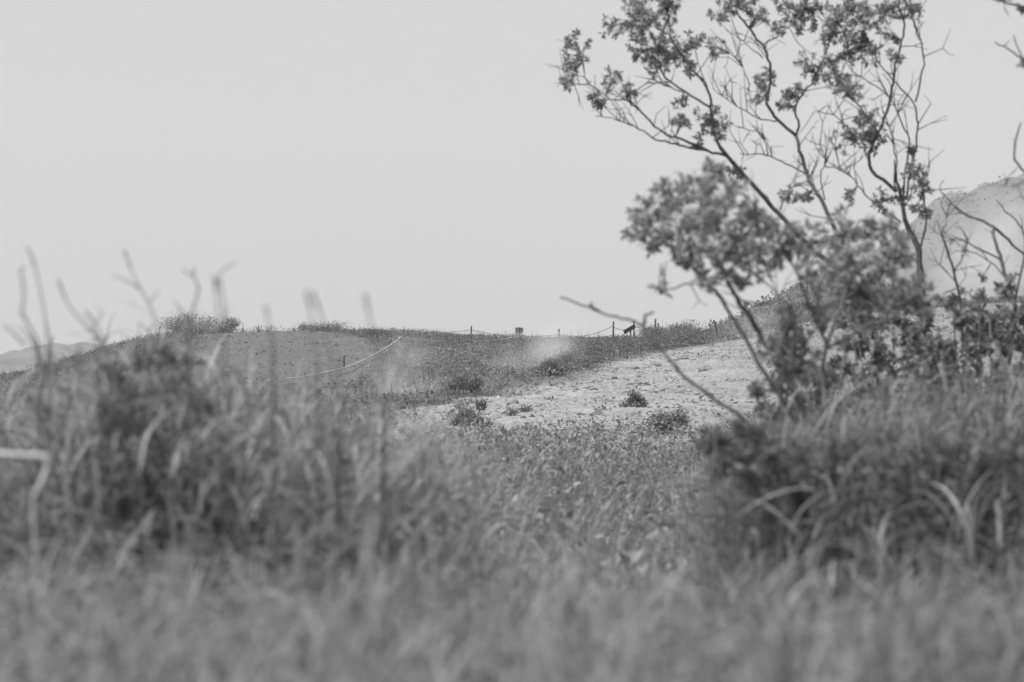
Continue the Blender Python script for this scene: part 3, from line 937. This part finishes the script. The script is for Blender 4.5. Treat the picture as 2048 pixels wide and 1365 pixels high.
stalk('grass_stalk', [(260, 1000), (215, 700), (190, 650), (175, 628)], 5.0, .005, .003, 'short leaning stalk tip low between the left stalks', 'stalk', plume=.3, seed=16)

# pale broken straws at lower left
def straw(pts, d, w, label, seed):
    q = np.array([P(u, v, dd) for u, v, dd in pts])
    t = np.linspace(0, len(q) - 1, 3 * (len(q) - 1) + 1)
    sm = np.stack([np.interp(t, np.arange(len(q)), q[:, k]) for k in range(3)], -1)
    g = on_ground(*((1024 + F * q[-1][0] / q[-1][1]), q[-1][1]))
    foot = np.array([q[-1][0], q[-1][1], g[2]])
    mb = MB(); mb.tube(np.concatenate([sm, [sm[-1] * .3 + foot * .7 + np.array([.02, .05, 0]), foot + np.array([.02, .06, -.02])]]), list(np.full(len(sm), w)) + [w * .7, w * .7], 6)
    return put(mb.build('broken_straw', M_straw, origin=foot), label=label, category='straw', group='pale straws in the left grass')
straw([(-40, 905, 4.55), (30, 912, 4.52), (95, 914, 4.5), (96, 935, 4.5), (82, 970, 4.48), (68, 998, 4.48)], 4.5, .0065, 'thick pale broken straw bent at a right angle at the left edge', 1)
straw([(122, 940, 4.6), (128, 960, 4.6), (140, 1005, 4.6)], 4.6, .0035, 'thin pale straw hanging just right of the bent straw', 2)

def broad_leaf(pts, d, w, label, seed):
    q = np.array([P(u, v, d) for u, v in pts])
    g = on_ground(pts[0][0], d)
    q = np.concatenate([[g], q])
    t = np.linspace(0, len(q) - 1, 5 * (len(q) - 1) + 1)
    sm = np.stack([np.interp(t, np.arange(len(q)), q[:, k]) for k in range(3)], -1)
    for _ in range(3):
        sm[1:-1] = (sm[:-2] + 2 * sm[1:-1] + sm[2:]) / 4
    f = np.linspace(0, 1, len(sm))
    ww = w * 0.5 * (0.35 + 0.9 * np.sin(np.clip(f * 1.15, 0, 1) * math.pi * 0.9)) * (1 - f ** 6)
    side = unit(np.cross(np.gradient(sm, axis=0), np.array([0.35, 1, 0.3])))
    lift = np.array([0, 0, 1.0]) * ww[:, None] * 0.35
    V = np.concatenate([sm + side * ww[:, None] + lift, sm, sm - side * ww[:, None] + lift])
    n = len(sm)
    qd = [(k, k + 1, n + k + 1, n + k) for k in range(n - 1)] + [(n + k, n + k + 1, 2 * n + k + 1, 2 * n + k) for k in range(n - 1)]
    mb = MB(); mb.add(V, qd, tone=1.35)
    return put(mb.build('bent_stalk', M_grass, origin=g, smooth=True), label=label, category='grass', group='broad grass blades in the foreground')
broad_leaf([(735, 1080), (742, 1035), (775, 1012), (820, 1000), (870, 998)], 4.0, .016, 'broad pale blade bending to the right, just left of the centre', 1)
broad_leaf([(600, 1150), (592, 1060), (575, 1030), (535, 1010), (490, 985)], 4.2, .014, 'broad pale blade bending to the left above the dark hollow', 2)
broad_leaf([(350, 1180), (360, 1110), (400, 1085), (435, 1095), (450, 1140)], 3.6, .014, 'broad blade looped over like a hook at lower left', 3)
broad_leaf([(1760, 1140), (1765, 1090), (1800, 1065), (1850, 1060)], 5.4, .012, 'curved blade before the shade-toned undergrowth on the right', 4)

# ------------------------------------------------------------------ woody shrubs on the right
class Tree:
    def __init__(s, name, base, d, label, category='shrub', bark=None, leafmat=None, seed=0):
        s.root = empty(name, base, label, category)
        s.d, s.pts, s.bark, s.leafmat = d, [], bark or M_bark, leafmat or M_leaf
        s.r = np.random.default_rng(seed)
        s.twig = MB(); s.nodes3 = []
    def near_depth(s, u, v):
        if not s.pts:
            return s.d
        a = np.array(s.pts)
        k = np.argmin((a[:, 0] - u) ** 2 + (a[:, 1] - v) ** 2)
        return a[k, 2]
    def branch(s, pts, w0, w1, name='branch', drift=0.5, start=None):
        d0 = s.near_depth(*pts[0])
        n = len(pts)
        dd = d0 + s.r.uniform(-drift, drift) * np.linspace(0, 1, n) ** 1.2
        q = np.array([P(u, v, k) for (u, v), k in zip(pts, dd)])
        if start is not None:
            q = np.concatenate([[start], q])
        t = np.linspace(0, len(q) - 1, 4 * (len(q) - 1) + 1)
        sm = np.stack([np.interp(t, np.arange(len(q)), q[:, k]) for k in range(3)], -1)
        sm[1:-1] = (sm[:-2] + 2 * sm[1:-1] + sm[2:]) / 4
        sm[1:-1] += s.r.normal(0, 0.0025, sm[1:-1].shape) * (s.d / 10)
        px = s.d / F
        mb = MB(); mb.tube(sm, np.linspace(w0, w1, len(sm)) * 0.5 * px, 6)
        mb.build(name, s.bark, s.root, smooth=True)
        for p in sm:
            u, v = 1024 + F * p[0] / p[1], 682.5 - (p[2] - ZC) * F / p[1]
            s.pts.append((u, v, p[1]))
        s.nodes3.append(sm)
    def twigs(s, n, length_px, w_px=2.0, up=0.5, minfrac=0.35):
        px = s.d / F
        for k in range(n):
            b = s.nodes3[s.r.integers(0, len(s.nodes3))]
            i = s.r.integers(int(minfrac * len(b)), len(b))
            p = b[i]; tan = unit(b[i] - b[i - 1])
            L = length_px * px * s.r.uniform(0.4, 1.3)
            dr = unit(tan * 0.6 + s.r.normal(0, 0.6, 3) + np.array([0, 0, up]))
            p1 = p + dr * L * 0.5 + s.r.normal(0, 0.05, 3) * L
            dr2 = unit(dr + s.r.normal(0, 0.45, 3))
            p2 = p1 + dr2 * L * 0.5
            w = w_px * 0.5 * px
            s.twig.tube([p, p1, p2], [w, w * .8, w * .45], 4)
            if s.r.random() < 0.75:
                p3 = p1 + unit(dr + s.r.normal(0, 0.6, 3)) * L * 0.4
                s.twig.tube([p1, (p1 + p3) / 2 + s.r.normal(0, .03, 3) * L, p3], [w * .75, w * .6, w * .35], 4)
    def clusters(s, cl, leaf_len, per=26, tone=1.0, leafw=0.45, maxobj=300, drift=0.35):
        """whorls of leaves at twig ends inside each cluster"""
        px = s.d / F
        B, D, Nn, L = [], [], [], []
        for (u, v, rad) in cl:
            d = s.near_depth(u, v) + s.r.uniform(-drift, drift)
            c = P(u, v, d); rr = rad * px
            a = np.array(s.pts); k = np.argmin((a[:, 0] - u) ** 2 + (a[:, 1] - v) ** 2)
            src = P(a[k, 0], a[k, 1], a[k, 2])
            nt = max(2, int(round(per * (rad / 25.0) ** 1.6 / 8)))
            for j in range(nt):
                o = s.r.normal(0, 1, 3); o = o / np.linalg.norm(o) * rr * s.r.uniform(0.1, 0.85) ** 0.6
                tip = c + o
                w = 1.6 * 0.5 * px
                m = src * .35 + c * .4 + tip * .25 + s.r.normal(0, .12, 3) * rr
                s.twig.tube([src, m, tip], [w, w * .8, w * .5], 4)
                ax = unit(tip - src + s.r.normal(0, .3, 3) * rr + np.array([0, 0, .3]) * rr)
                e1 = unit(np.cross(ax, s.r.normal(0, 1, 3))); e2 = np.cross(ax, e1)
                nl = s.r.integers(6, 11)
                for q in range(nl):
                    ph = q * 2.4 + s.r.normal(0, .3)
                    rad_ = e1 * math.cos(ph) + e2 * math.sin(ph)
                    dr = unit(rad_ + ax * s.r.uniform(0.0, 1.0))
                    B.append(tip - ax * leaf_len * s.r.uniform(0, .8)); D.append(dr); Nn.append(unit(ax + s.r.normal(0, .35, 3))); L.append(leaf_len * s.r.uniform(.65, 1.25))
        s.twig.build('twig', s.bark, s.root, kind='stuff')
        B, D, Nn, L = map(np.array, (B, D, Nn, L))
        tones = np.clip(s.r.normal(tone, .22, len(B)), .4, 1.8)
        order = s.r.permutation(len(B))
        one, rest = order[:maxobj], order[maxobj:]
        off = parent_world(s.root)
        proto = [leaf_mesh(leafw, t, s.leafmat) for t in (.75, 1.0, 1.25)]
        for i in one:
            me = proto[s.r.integers(0, 3)]
            o = bpy.data.objects.new('leaf', me)
            C.objects.link(o)
            o.parent = s.root
            x = D[i]; yv = unit(np.cross(Nn[i], x)); zv = np.cross(x, yv)
            from mathutils import Matrix
            l = float(L[i]); p = B[i] - off
            o.matrix_local = Matrix(((x[0] * l, yv[0] * l, zv[0] * l, p[0]), (x[1] * l, yv[1] * l, zv[1] * l, p[1]), (x[2] * l, yv[2] * l, zv[2] * l, p[2]), (0, 0, 0, 1)))
        if len(rest):
            lf = MB()
            leaf_quads(lf, B[rest], D[rest], Nn[rest], L[rest], L[rest] * leafw, tones[rest])
            lf.build('foliage', s.leafmat, s.root, kind='stuff')

_lm = {}
def leaf_mesh(w, tone, mat):
    key = (w, tone, mat.name)
    if key not in _lm:
        me = bpy.data.meshes.new('leaf')
        h = w / 2
        vs = [(0, 0, 0), (.28, h * .8, .04), (.6, h * .9, .05), (1, 0, -.03), (.6, -h * .9, .05), (.28, -h * .8, .04), (.28, 0, -.01), (.6, 0, 0)]
        fs = [(0, 6, 1), (1, 6, 7, 2), (2, 7, 3), (0, 5, 6), (5, 4, 7, 6), (4, 3, 7)]
        me.from_pydata(vs, [], fs)
        at = me.attributes.new("tone", 'FLOAT', 'POINT')
        at.data.foreach_set("value", np.full(8, tone, np.float32))
        me.materials.append(mat)
        _lm[key] = me
    return _lm[key]

# the tall open shrub behind
d = 16.0
tb = on_ground(1868, d)
T = Tree('tall_shrub', tb, d, 'tall open shrub with long bare limbs and tufts of leaves against the sky', seed=5)
T.branch([(1866, 850), (1858, 760), (1850, 690), (1846, 600), (1837, 500), (1813, 448), (1805, 408), (1793, 360), (1789, 320)], 24, 3, 'trunk', .3, start=tb - np.array([0, 0, .05]))
for pts, w0, w1 in [
    ([(1880, 760), (1865, 715), (1800, 645), (1720, 580), (1650, 520), (1590, 465), (1545, 415), (1490, 355), (1440, 295)], 14, 9),
    ([(1856, 730), (1815, 670), (1760, 610), (1705, 530), (1668, 452), (1640, 396), (1616, 360), (1604, 312), (1592, 272)], 11, 8),
    ([(1440, 295), (1428, 264), (1424, 224), (1420, 188), (1404, 160), (1368, 116), (1345, 85), (1335, 30), (1320, -20)], 7, 3),
    ([(1455, 313), (1416, 304), (1376, 296), (1340, 286), (1304, 276), (1268, 252), (1232, 240), (1192, 232)], 6, 2),
    ([(1416, 302), (1368, 280), (1332, 272), (1300, 242), (1276, 216), (1256, 200), (1216, 200), (1192, 200)], 6, 3),
    ([(1218, 197), (1204, 184), (1176, 168), (1168, 140), (1160, 112)], 4, 2.5),
    ([(1176, 168), (1155, 170), (1136, 172)], 3, 2),
    ([(1423, 216), (1368, 186), (1328, 154), (1320, 136), (1312, 80), (1285, 40)], 5, 2.5),
    ([(1368, 186), (1345, 176), (1322, 168), (1296, 164)], 3, 2),
    ([(1592, 272), (1556, 242), (1532, 208), (1542, 160), (1540, 128), (1528, 92), (1504, 64), (1480, 36), (1464, 10), (1455, -30)], 7.5, 4),
    ([(1592, 272), (1600, 248), (1588, 224), (1604, 188), (1628, 160), (1650, 110), (1670, 60), (1690, -10)], 5.5, 2.5),
    ([(1528, 90), (1560, 68), (1596, 40), (1620, -10)], 4, 2),
    ([(1556, 242), (1520, 240), (1484, 220), (1444, 192)], 3.5, 2),
    ([(1611, 348), (1572, 328), (1536, 310), (1504, 308), (1480, 308)], 4, 2),
    ([(1536, 310), (1530, 282), (1524, 264), (1476, 256)], 3, 1.8),
    ([(1525, 116), (1488, 84), (1452, 60)], 3, 1.8),
    ([(1500, 172), (1480, 124), (1460, 108)], 3, 1.8),
    ([(1793, 384), (1741, 340), (1737, 308), (1753, 272), (1773, 224), (1785, 176), (1789, 140), (1801, 92), (1809, 52), (1801, 24), (1795, -20)], 8, 3.5),
    ([(1813, 400), (1825, 320), (1833, 296), (1835, 248), (1831, 208), (1793, 168), (1760, 130), (1740, 90)], 5, 2.5),
    ([(1831, 204), (1849, 128), (1841, 72), (1825, 48), (1822, 10)], 4, 2.5),
    ([(1805, 400), (1813, 320), (1821, 280), (1801, 240), (1781, 192), (1740, 165), (1705, 144)], 4.5, 2.5),
    ([(1753, 262), (1737, 236), (1705, 200), (1672, 168), (1665, 130)], 4.5, 3),
    ([(1801, 444), (1741, 400), (1705, 360), (1697, 344), (1661, 328)], 4, 2),
    ([(1700, 262), (1690, 250), (1668, 228), (1628, 224)], 3, 1.8),
    ([(1789, 376), (1793, 320), (1781, 260), (1773, 240)], 3.5, 2.5),
    ([(1650, 400), (1640, 350), (1655, 320), (1640, 290)], 3, 2),
    ([(1560, 420), (1575, 380), (1600, 365)], 3, 2),
    ([(1835, 520), (1855, 440), (1845, 380), (1838, 350)], 5, 3),
]:
    T.branch(pts, w0 * .92, w1 * .9, drift=.5)
T.twigs(260, 80, 2.0, up=.5)
up_cl = [(1155, 95, 30), (1145, 138, 22), (1135, 163, 16), (1230, 158, 27), (1258, 178, 20), (1195, 200, 20), (1222, 55, 24), (1280, 30, 42), (1330, 22, 38), (1275, 68, 28),
         (1270, 105, 25), (1330, 92, 42), (1355, 112, 36), (1310, 126, 28), (1395, 82, 25), (1430, 98, 24), (1445, 18, 28), (1490, 12, 36), (1520, 30, 25), (1380, 138, 18), (1360, 206, 16),
         (1365, 238, 22), (1415, 242, 38), (1440, 258, 25), (1400, 284, 14), (1530, 158, 24), (1518, 182, 24), (1580, 188, 28), (1568, 210, 20), (1600, 30, 40), (1640, 26, 40),
         (1680, 50, 42), (1705, 18, 40), (1655, 72, 32), (1750, 28, 35), (1722, 62, 34), (1800, 18, 28), (1828, 22, 22), (1700, 100, 32), (1615, 130, 28), (1655, 132, 24), (1680, 168, 28), (1702, 186, 24),
         (1742, 108, 24), (1735, 235, 24), (1690, 276, 34), (1730, 284, 34), (1755, 264, 24), (1640, 150, 20), (1830, 350, 26), (1846, 378, 22), (1802, 392, 20), (1580, 388, 24), (1612, 392, 18), (1470, 345, 20), (1762, 398, 25),
         (1790, 110, 20), (1775, 70, 24), (1560, 60, 18), (1262, 8, 25), (1345, -12, 30), (1560, 2, 24), (1842, 420, 20), (1700, 395, 16), (1826, 300, 12)]
T.clusters([(a, b, c * 1.18) for a, b, c in up_cl], 0.037, per=84, tone=1.0, leafw=.42)

# the leafier shrub in front, out of focus
d = 9.5
fb = on_ground(1650, d)
T2 = Tree('leafy_shrub', fb, d, 'nearer leafy shrub spreading low in front of the tall open one, out of focus', seed=8)
T2.branch([(1640, 900), (1632, 867), (1596, 796), (1576, 764), (1533, 693), (1501, 637), (1473, 598), (1454, 558), (1420, 500), (1400, 430), (1405, 360)], 18, 5, 'trunk', .3, start=fb - np.array([0, 0, .05]))
for pts, w0, w1 in [
    ([(1596, 850), (1540, 760), (1493, 685), (1462, 630), (1430, 582), (1398, 550), (1350, 500), (1300, 450), (1285, 480)], 13, 4),
    ([(1430, 582), (1380, 565), (1340, 580), (1318, 585)], 6, 3),
    ([(1473, 598), (1520, 610), (1560, 600), (1540, 570), (1500, 545), (1470, 520)], 6, 3),
    ([(1440, 530), (1480, 480), (1520, 440), (1500, 400)], 6, 3),
    ([(1640, 880), (1640, 780), (1650, 700), (1680, 620), (1700, 560), (1690, 490), (1720, 440)], 13, 5),
    ([(1690, 600), (1740, 560), (1790, 510), (1800, 470)], 7, 3),
    ([(1655, 690), (1620, 620), (1600, 560), (1570, 500), (1540, 470)], 8, 3),
    ([(1576, 764), (1560, 700), (1575, 650), (1590, 640)], 7, 4),
    ([(1650, 700), (1720, 660), (1780, 620), (1830, 590)], 8, 4),
    ([(1398, 550), (1370, 480), (1340, 420), (1330, 390)], 6, 3),
    ([(1600, 800), (1590, 740), (1610, 700)], 6, 4),
]:
    T2.branch(pts, w0 * .75, w1 * .8, drift=.4)
T2.twigs(70, 80, 2.5, up=.4)
low_cl = [(1300, 425, 34), (1330, 400, 30), (1285, 482, 32), (1340, 468, 42), (1380, 430, 42), (1400, 362, 26), (1432, 338, 20), (1420, 400, 38), (1462, 372, 22), (1440, 460, 46), (1485, 436, 34), (1522, 452, 36),
          (1390, 512, 38), (1440, 520, 42), (1500, 512, 42), (1470, 556, 22), (1562, 490, 40), (1320, 578, 14), (1600, 478, 34), (1660, 500, 44), (1700, 458, 38), (1720, 520, 46), (1782, 500, 42), (1690, 572, 46), (1740, 600, 46),
          (1800, 560, 40), (1640, 618, 34), (1580, 662, 40), (1545, 700, 26), (1602, 702, 28), (1838, 600, 34), (1360, 385, 22), (1545, 510, 30), (1630, 540, 28), (1590, 745, 30), (1760, 450, 24), (1420, 560, 18)]
T2.clusters([(a, b, c * 1.5) for a, b, c in low_cl], 0.034, per=42, tone=1.18)

# dark dense shrubs low on the right, behind the tall grass
def thicket(u, d, cl, label, seed, tone=.7, leaf=.045, w=10, per=30, name='dense_shrub', twigs=16, leafw=.45):
    b = on_ground(u, d)
    t = Tree(name, b, d, label, seed=seed)
    vb = 682.5 + (ZC - b[2]) / d * F
    for k, (cu, cv, rad) in enumerate(cl):
        m = ((u + cu) / 2 + t.r.normal(0, 12), (vb + cv) / 2 + t.r.normal(0, 12))
        t.branch([(u + t.r.normal(0, 10), vb - 10), m, (cu, cv)], w, 3, drift=.35, start=b + np.array([t.r.normal(0, .05), t.r.normal(0, .05), -.05]))
    t.twigs(twigs, 60, 2.2)
    t.clusters(cl, leaf, per=per, tone=tone, maxobj=120, leafw=leafw)
thicket(1780, 13.5, [(1700, 640, 34), (1740, 670, 42), (1790, 640, 42), (1830, 680, 46), (1770, 710, 40), (1850, 640, 30), (1880, 690, 40), (1810, 590, 30), (1720, 700, 26), (1690, 740, 40), (1750, 760, 44), (1820, 750, 46), (1890, 750, 44), (1860, 800, 40), (1780, 810, 40), (1700, 800, 36)],
        'dark dense shrub at the foot of the tall open shrub', 21, .62, per=70)
thicket(1980, 13, [(1930, 640, 38), (1980, 640, 42), (2030, 630, 42), (1950, 690, 44), (2000, 700, 46), (2050, 690, 40), (1905, 610, 18), (1960, 590, 18), (2010, 580, 22), (2080, 640, 40), (1900, 700, 30), (1930, 760, 46), (1990, 770, 46), (2060, 760, 46), (1960, 830, 40), (2040, 830, 40)],
        'dark dense shrub at the right edge under the bare twigs', 22, .60, per=70)
thicket(1500, 6.7, [(1410, 895, 24), (1430, 870, 28), (1460, 900, 36), (1490, 930, 38), (1440, 930, 28), (1520, 890, 34), (1550, 940, 40), (1600, 910, 38), (1640, 950, 40), (1520, 980, 40), (1590, 990, 40), (1480, 860, 22), (1690, 920, 34)],
        'low dark bush in the grass right of the gravel', 23, .34, leaf=.028, w=6, per=70, leafw=.35)

thicket(1610, 10.5, [(1560, 690, 30), (1600, 720, 36), (1560, 760, 34), (1640, 760, 40), (1600, 810, 40), (1540, 830, 34), (1660, 830, 42), (1500, 870, 32), (1580, 870, 42), (1700, 870, 42), (1640, 900, 40), (1510, 780, 20), (1720, 790, 26), (1690, 690, 20)],
        'pale loose shrub under the nearer leafy shrub, behind the tall grass', 24, .72, leaf=.036, w=6, per=95)

thicket(320, 6.25, [(230, 745, 34), (290, 730, 38), (350, 740, 40), (250, 800, 50), (330, 800, 54), (400, 800, 44), (230, 870, 54), (310, 870, 60), (390, 870, 56), (290, 940, 60), (370, 950, 60), (450, 930, 50), (440, 1000, 50), (520, 1010, 50), (200, 930, 44)],
        'fine-leaved weed toned dark for shade, rising in the middle left grass', 25, .30, leaf=.036, w=6, per=34, name='leafy_weed', twigs=10, leafw=.24)  # leaf tone lowered to paint the shade within the left grass
thicket(1780, 6.55, [(1500, 960, 44), (1560, 940, 44), (1620, 940, 50), (1700, 930, 56), (1790, 930, 56), (1880, 920, 60), (1970, 910, 60), (2050, 900, 60), (1540, 1020, 44), (1620, 1020, 50), (1700, 1010, 56), (1790, 1020, 60), (1880, 1020, 60), (1970, 1020, 60), (2050, 1010, 60), (1930, 1080, 54), (2020, 1090, 54), (1840, 1080, 50), (1740, 1080, 46)],
        'fine-leaved undergrowth toned dark for shade, low in the right grass', 26, .22, leaf=.034, w=6, per=36, name='undergrowth', twigs=10, leafw=.26)  # leaf tone lowered to paint the deep shade under the right grass

# bare twigs at the far right
d = 14.5
gb = on_ground(1990, d)
T3 = Tree('bare_shrub', gb, d, 'leafless twiggy shrub at the right edge in front of the steaming mountain', seed=31)
T3.branch([(2010, 760), (2035, 622), (2016, 566), (2004, 523), (1988, 475), (1984, 451), (1921, 424), (1897, 400), (1880, 380)], 11, 3, 'trunk', .3, start=gb)
for pts, w0, w1 in [
    ([(1985, 780), (1925, 700), (1921, 606), (1909, 542), (1889, 487), (1881, 463)], 8, 3),
    ([(1984, 451), (2027, 491), (2060, 520), (2090, 540)], 6, 3),
    ([(2004, 522), (1948, 491), (1909, 475), (1900, 490)], 4, 2),
    ([(2016, 566), (1990, 530), (1960, 510), (1930, 500)], 3, 2),
    ([(2030, 600), (2050, 500), (2048, 459), (2010, 420), (1992, 400)], 5, 2),
    ([(1909, 542), (1930, 510), (1937, 480)], 3, 2),
    ([(1884, 470), (1895, 445), (1892, 430)], 3, 1.6),
    ([(1915, 570), (1890, 540), (1880, 530)], 3, 1.6),
]:
    T3.branch(pts, w0, w1, drift=.5)
T3.twigs(40, 60, 2.0)
T3.clusters([(1880, 590, 12), (1930, 585, 14), (1960, 560, 12), (2030, 560, 14)], .035, per=10, tone=.8)

d = 12.0
eb = on_ground(2190, d)
T4 = Tree('leafy_shrub', eb, d, 'shrub mostly outside the right edge whose twigs reach in at the top corner', seed=33)
T4.branch([(2185, 700), (2170, 500), (2150, 300), (2130, 120), (2090, 20)], 16, 6, 'trunk', .2, start=eb)
for pts, w0, w1 in [
    ([(2130, 120), (2080, 140), (2048, 122), (2020, 100), (1990, 84)], 5, 2.5),
    ([(2048, 122), (2035, 95), (2028, 70)], 3, 2),
    ([(2090, 20), (2048, 14), (2010, 4), (1985, -2)], 6, 3),
    ([(2160, 420), (2090, 380), (2048, 345), (2025, 312), (2036, 270), (2042, 245)], 6, 2.5),
    ([(2060, 355), (2030, 372), (2005, 372)], 3, 2),
]:
    T4.branch(pts, w0, w1, drift=.3)
T4.twigs(14, 50, 2.0)
T4.clusters([(2010, 0, 14), (2046, 14, 16), (2046, 128, 10), (2100, 60, 40), (2130, 150, 40)], .04, per=24, tone=.6)

# the long bare branch leaning left over the gravel
d = 9.0
bb_ = on_ground(1580, d)
T5 = Tree('bare_branch', bb_, d, 'long bare branch leaning left over the gravel to a crooked tip', 'branch', seed=41)
T5.branch([(1560, 920), (1486, 834), (1442, 808), (1398, 776), (1357, 744), (1334, 714), (1304, 676), (1287, 651), (1266, 642), (1222, 632), (1181, 616), (1120, 595)], 10, 4, 'stem', .2, start=bb_)
T5.branch([(1287, 650), (1290, 632), (1308, 623)], 8, 4, 'side_twig', .02)
T5.branch([(1200, 622), (1182, 612), (1184, 606)], 6, 4, 'side_twig', .02)
T5.branch([(1357, 744), (1352, 730)], 8, 4, 'side_twig', .02)

# ------------------------------------------------------------------ steam from the vents
def steam(centre, size, dens, seed, tilt=0.0, scale=1.6, label=None):
    nu, nv = 24, 14
    a, e = np.meshgrid(np.linspace(0, 2 * math.pi, nu, endpoint=False), np.linspace(-math.pi / 2, math.pi / 2, nv), indexing='ij')
    V = np.stack([np.cos(a) * np.cos(e), np.sin(a) * np.cos(e), np.sin(e)], -1)
    i, j = np.meshgrid(np.arange(nu), np.arange(nv - 1), indexing='ij')
    q = np.stack([i * nv + j, ((i + 1) % nu) * nv + j, ((i + 1) % nu) * nv + j + 1, i * nv + j + 1], -1).reshape(-1, 4)
    m, n, l, out = nodes("steam")
    tc = n.new("ShaderNodeTexCoord")
    ln = n.new("ShaderNodeVectorMath"); ln.operation = 'LENGTH'
    l.new(tc.outputs['Object'], ln.inputs[0])
    fall = n.new("ShaderNodeMapRange"); fall.interpolation_type = 'SMOOTHSTEP'
    fall.inputs['From Min'].default_value = 0.95; fall.inputs['From Max'].default_value = 0.05
    l.new(ln.outputs['Value'], fall.inputs['Value'])
    mp = n.new("ShaderNodeMapping"); mp.inputs['Location'].default_value = (seed * 3.1, seed * 1.7, 0)
    l.new(tc.outputs['Object'], mp.inputs['Vector'])
    nz = n.new("ShaderNodeTexNoise"); nz.inputs['Scale'].default_value = scale; nz.inputs['Detail'].default_value = 3; nz.inputs['Distortion'].default_value = 0.6
    l.new(mp.outputs[0], nz.inputs['Vector'])
    mr = n.new("ShaderNodeMapRange"); mr.inputs['From Min'].default_value = 0.36; mr.inputs['From Max'].default_value = 0.68; mr.inputs['To Max'].default_value = dens
    l.new(nz.outputs[0], mr.inputs['Value'])
    mu = n.new("ShaderNodeMath"); mu.operation = 'MULTIPLY'
    l.new(fall.outputs[0], mu.inputs[0]); l.new(mr.outputs[0], mu.inputs[1])
    vs = n.new("ShaderNodeVolumePrincipled")
    vs.inputs['Color'].default_value = (0.8, 0.8, 0.8, 1)
    l.new(mu.outputs[0], vs.inputs['Density'])
    l.new(vs.outputs[0], out.inputs['Volume'])
    mb = MB(); mb.add(V.reshape(-1, 3), q)
    o = mb.build('steam', m, kind='stuff')
    o.location = [float(k) for k in centre]; o.scale = size; o.rotation_euler = (0, tilt, 0)
    return o
steam(P(815, 760, 50), (1.2, 2.0, 1.3), 0.42, 1, R(20), 1.3)
steam(P(790, 800, 49), (0.7, 1.5, 0.7), 0.42, 9, R(10), 1.3)
steam(P(1060, 745, 62), (2.3, 2.6, 1.3), 0.36, 2, R(-40), 1.4)
steam(P(1110, 715, 66), (0.9, 2.0, 1.0), 0.36, 8, R(8), 1.3)
steam(P(1300, 745, 66), (1.0, 1.6, 0.6), 0.35, 3, R(-30), 1.2)
steam(P(960, 800, 54), (1.2, 1.6, 0.6), 0.38, 4, R(-20), 1.2)
steam(P(1500, 665, 84), (2.4, 2.2, 0.9), 0.2, 5, R(-20), 1.2)
steam(P(2000, 520, 330), (17.0, 12.0, 10.0), 0.15, 6, R(-25), 1.0)
steam(P(1690, 575, 330), (10.0, 9.0, 6.0), 0.09, 7, R(-35), 1.0)

# ------------------------------------------------------------------ the air between
def haze():
    m, n, l, out = nodes("haze_air")
    vs = n.new("ShaderNodeVolumePrincipled")
    vs.inputs['Color'].default_value = (0.62, 0.62, 0.62, 1)
    vs.inputs['Density'].default_value = 0.0006
    l.new(vs.outputs[0], out.inputs['Volume'])
    X, Z0, Z1 = 1850.0, -22.0, 170.0
    V = [(x, y, z) for x in (-X, X) for y in (-X, X) for z in (Z0, Z1)]
    q = [(0, 1, 3, 2), (4, 6, 7, 5), (0, 4, 5, 1), (2, 3, 7, 6), (0, 2, 6, 4), (1, 5, 7, 3)]
    mb = MB(); mb.add(V, q)
    mb.build('haze', m, kind='stuff')
haze()
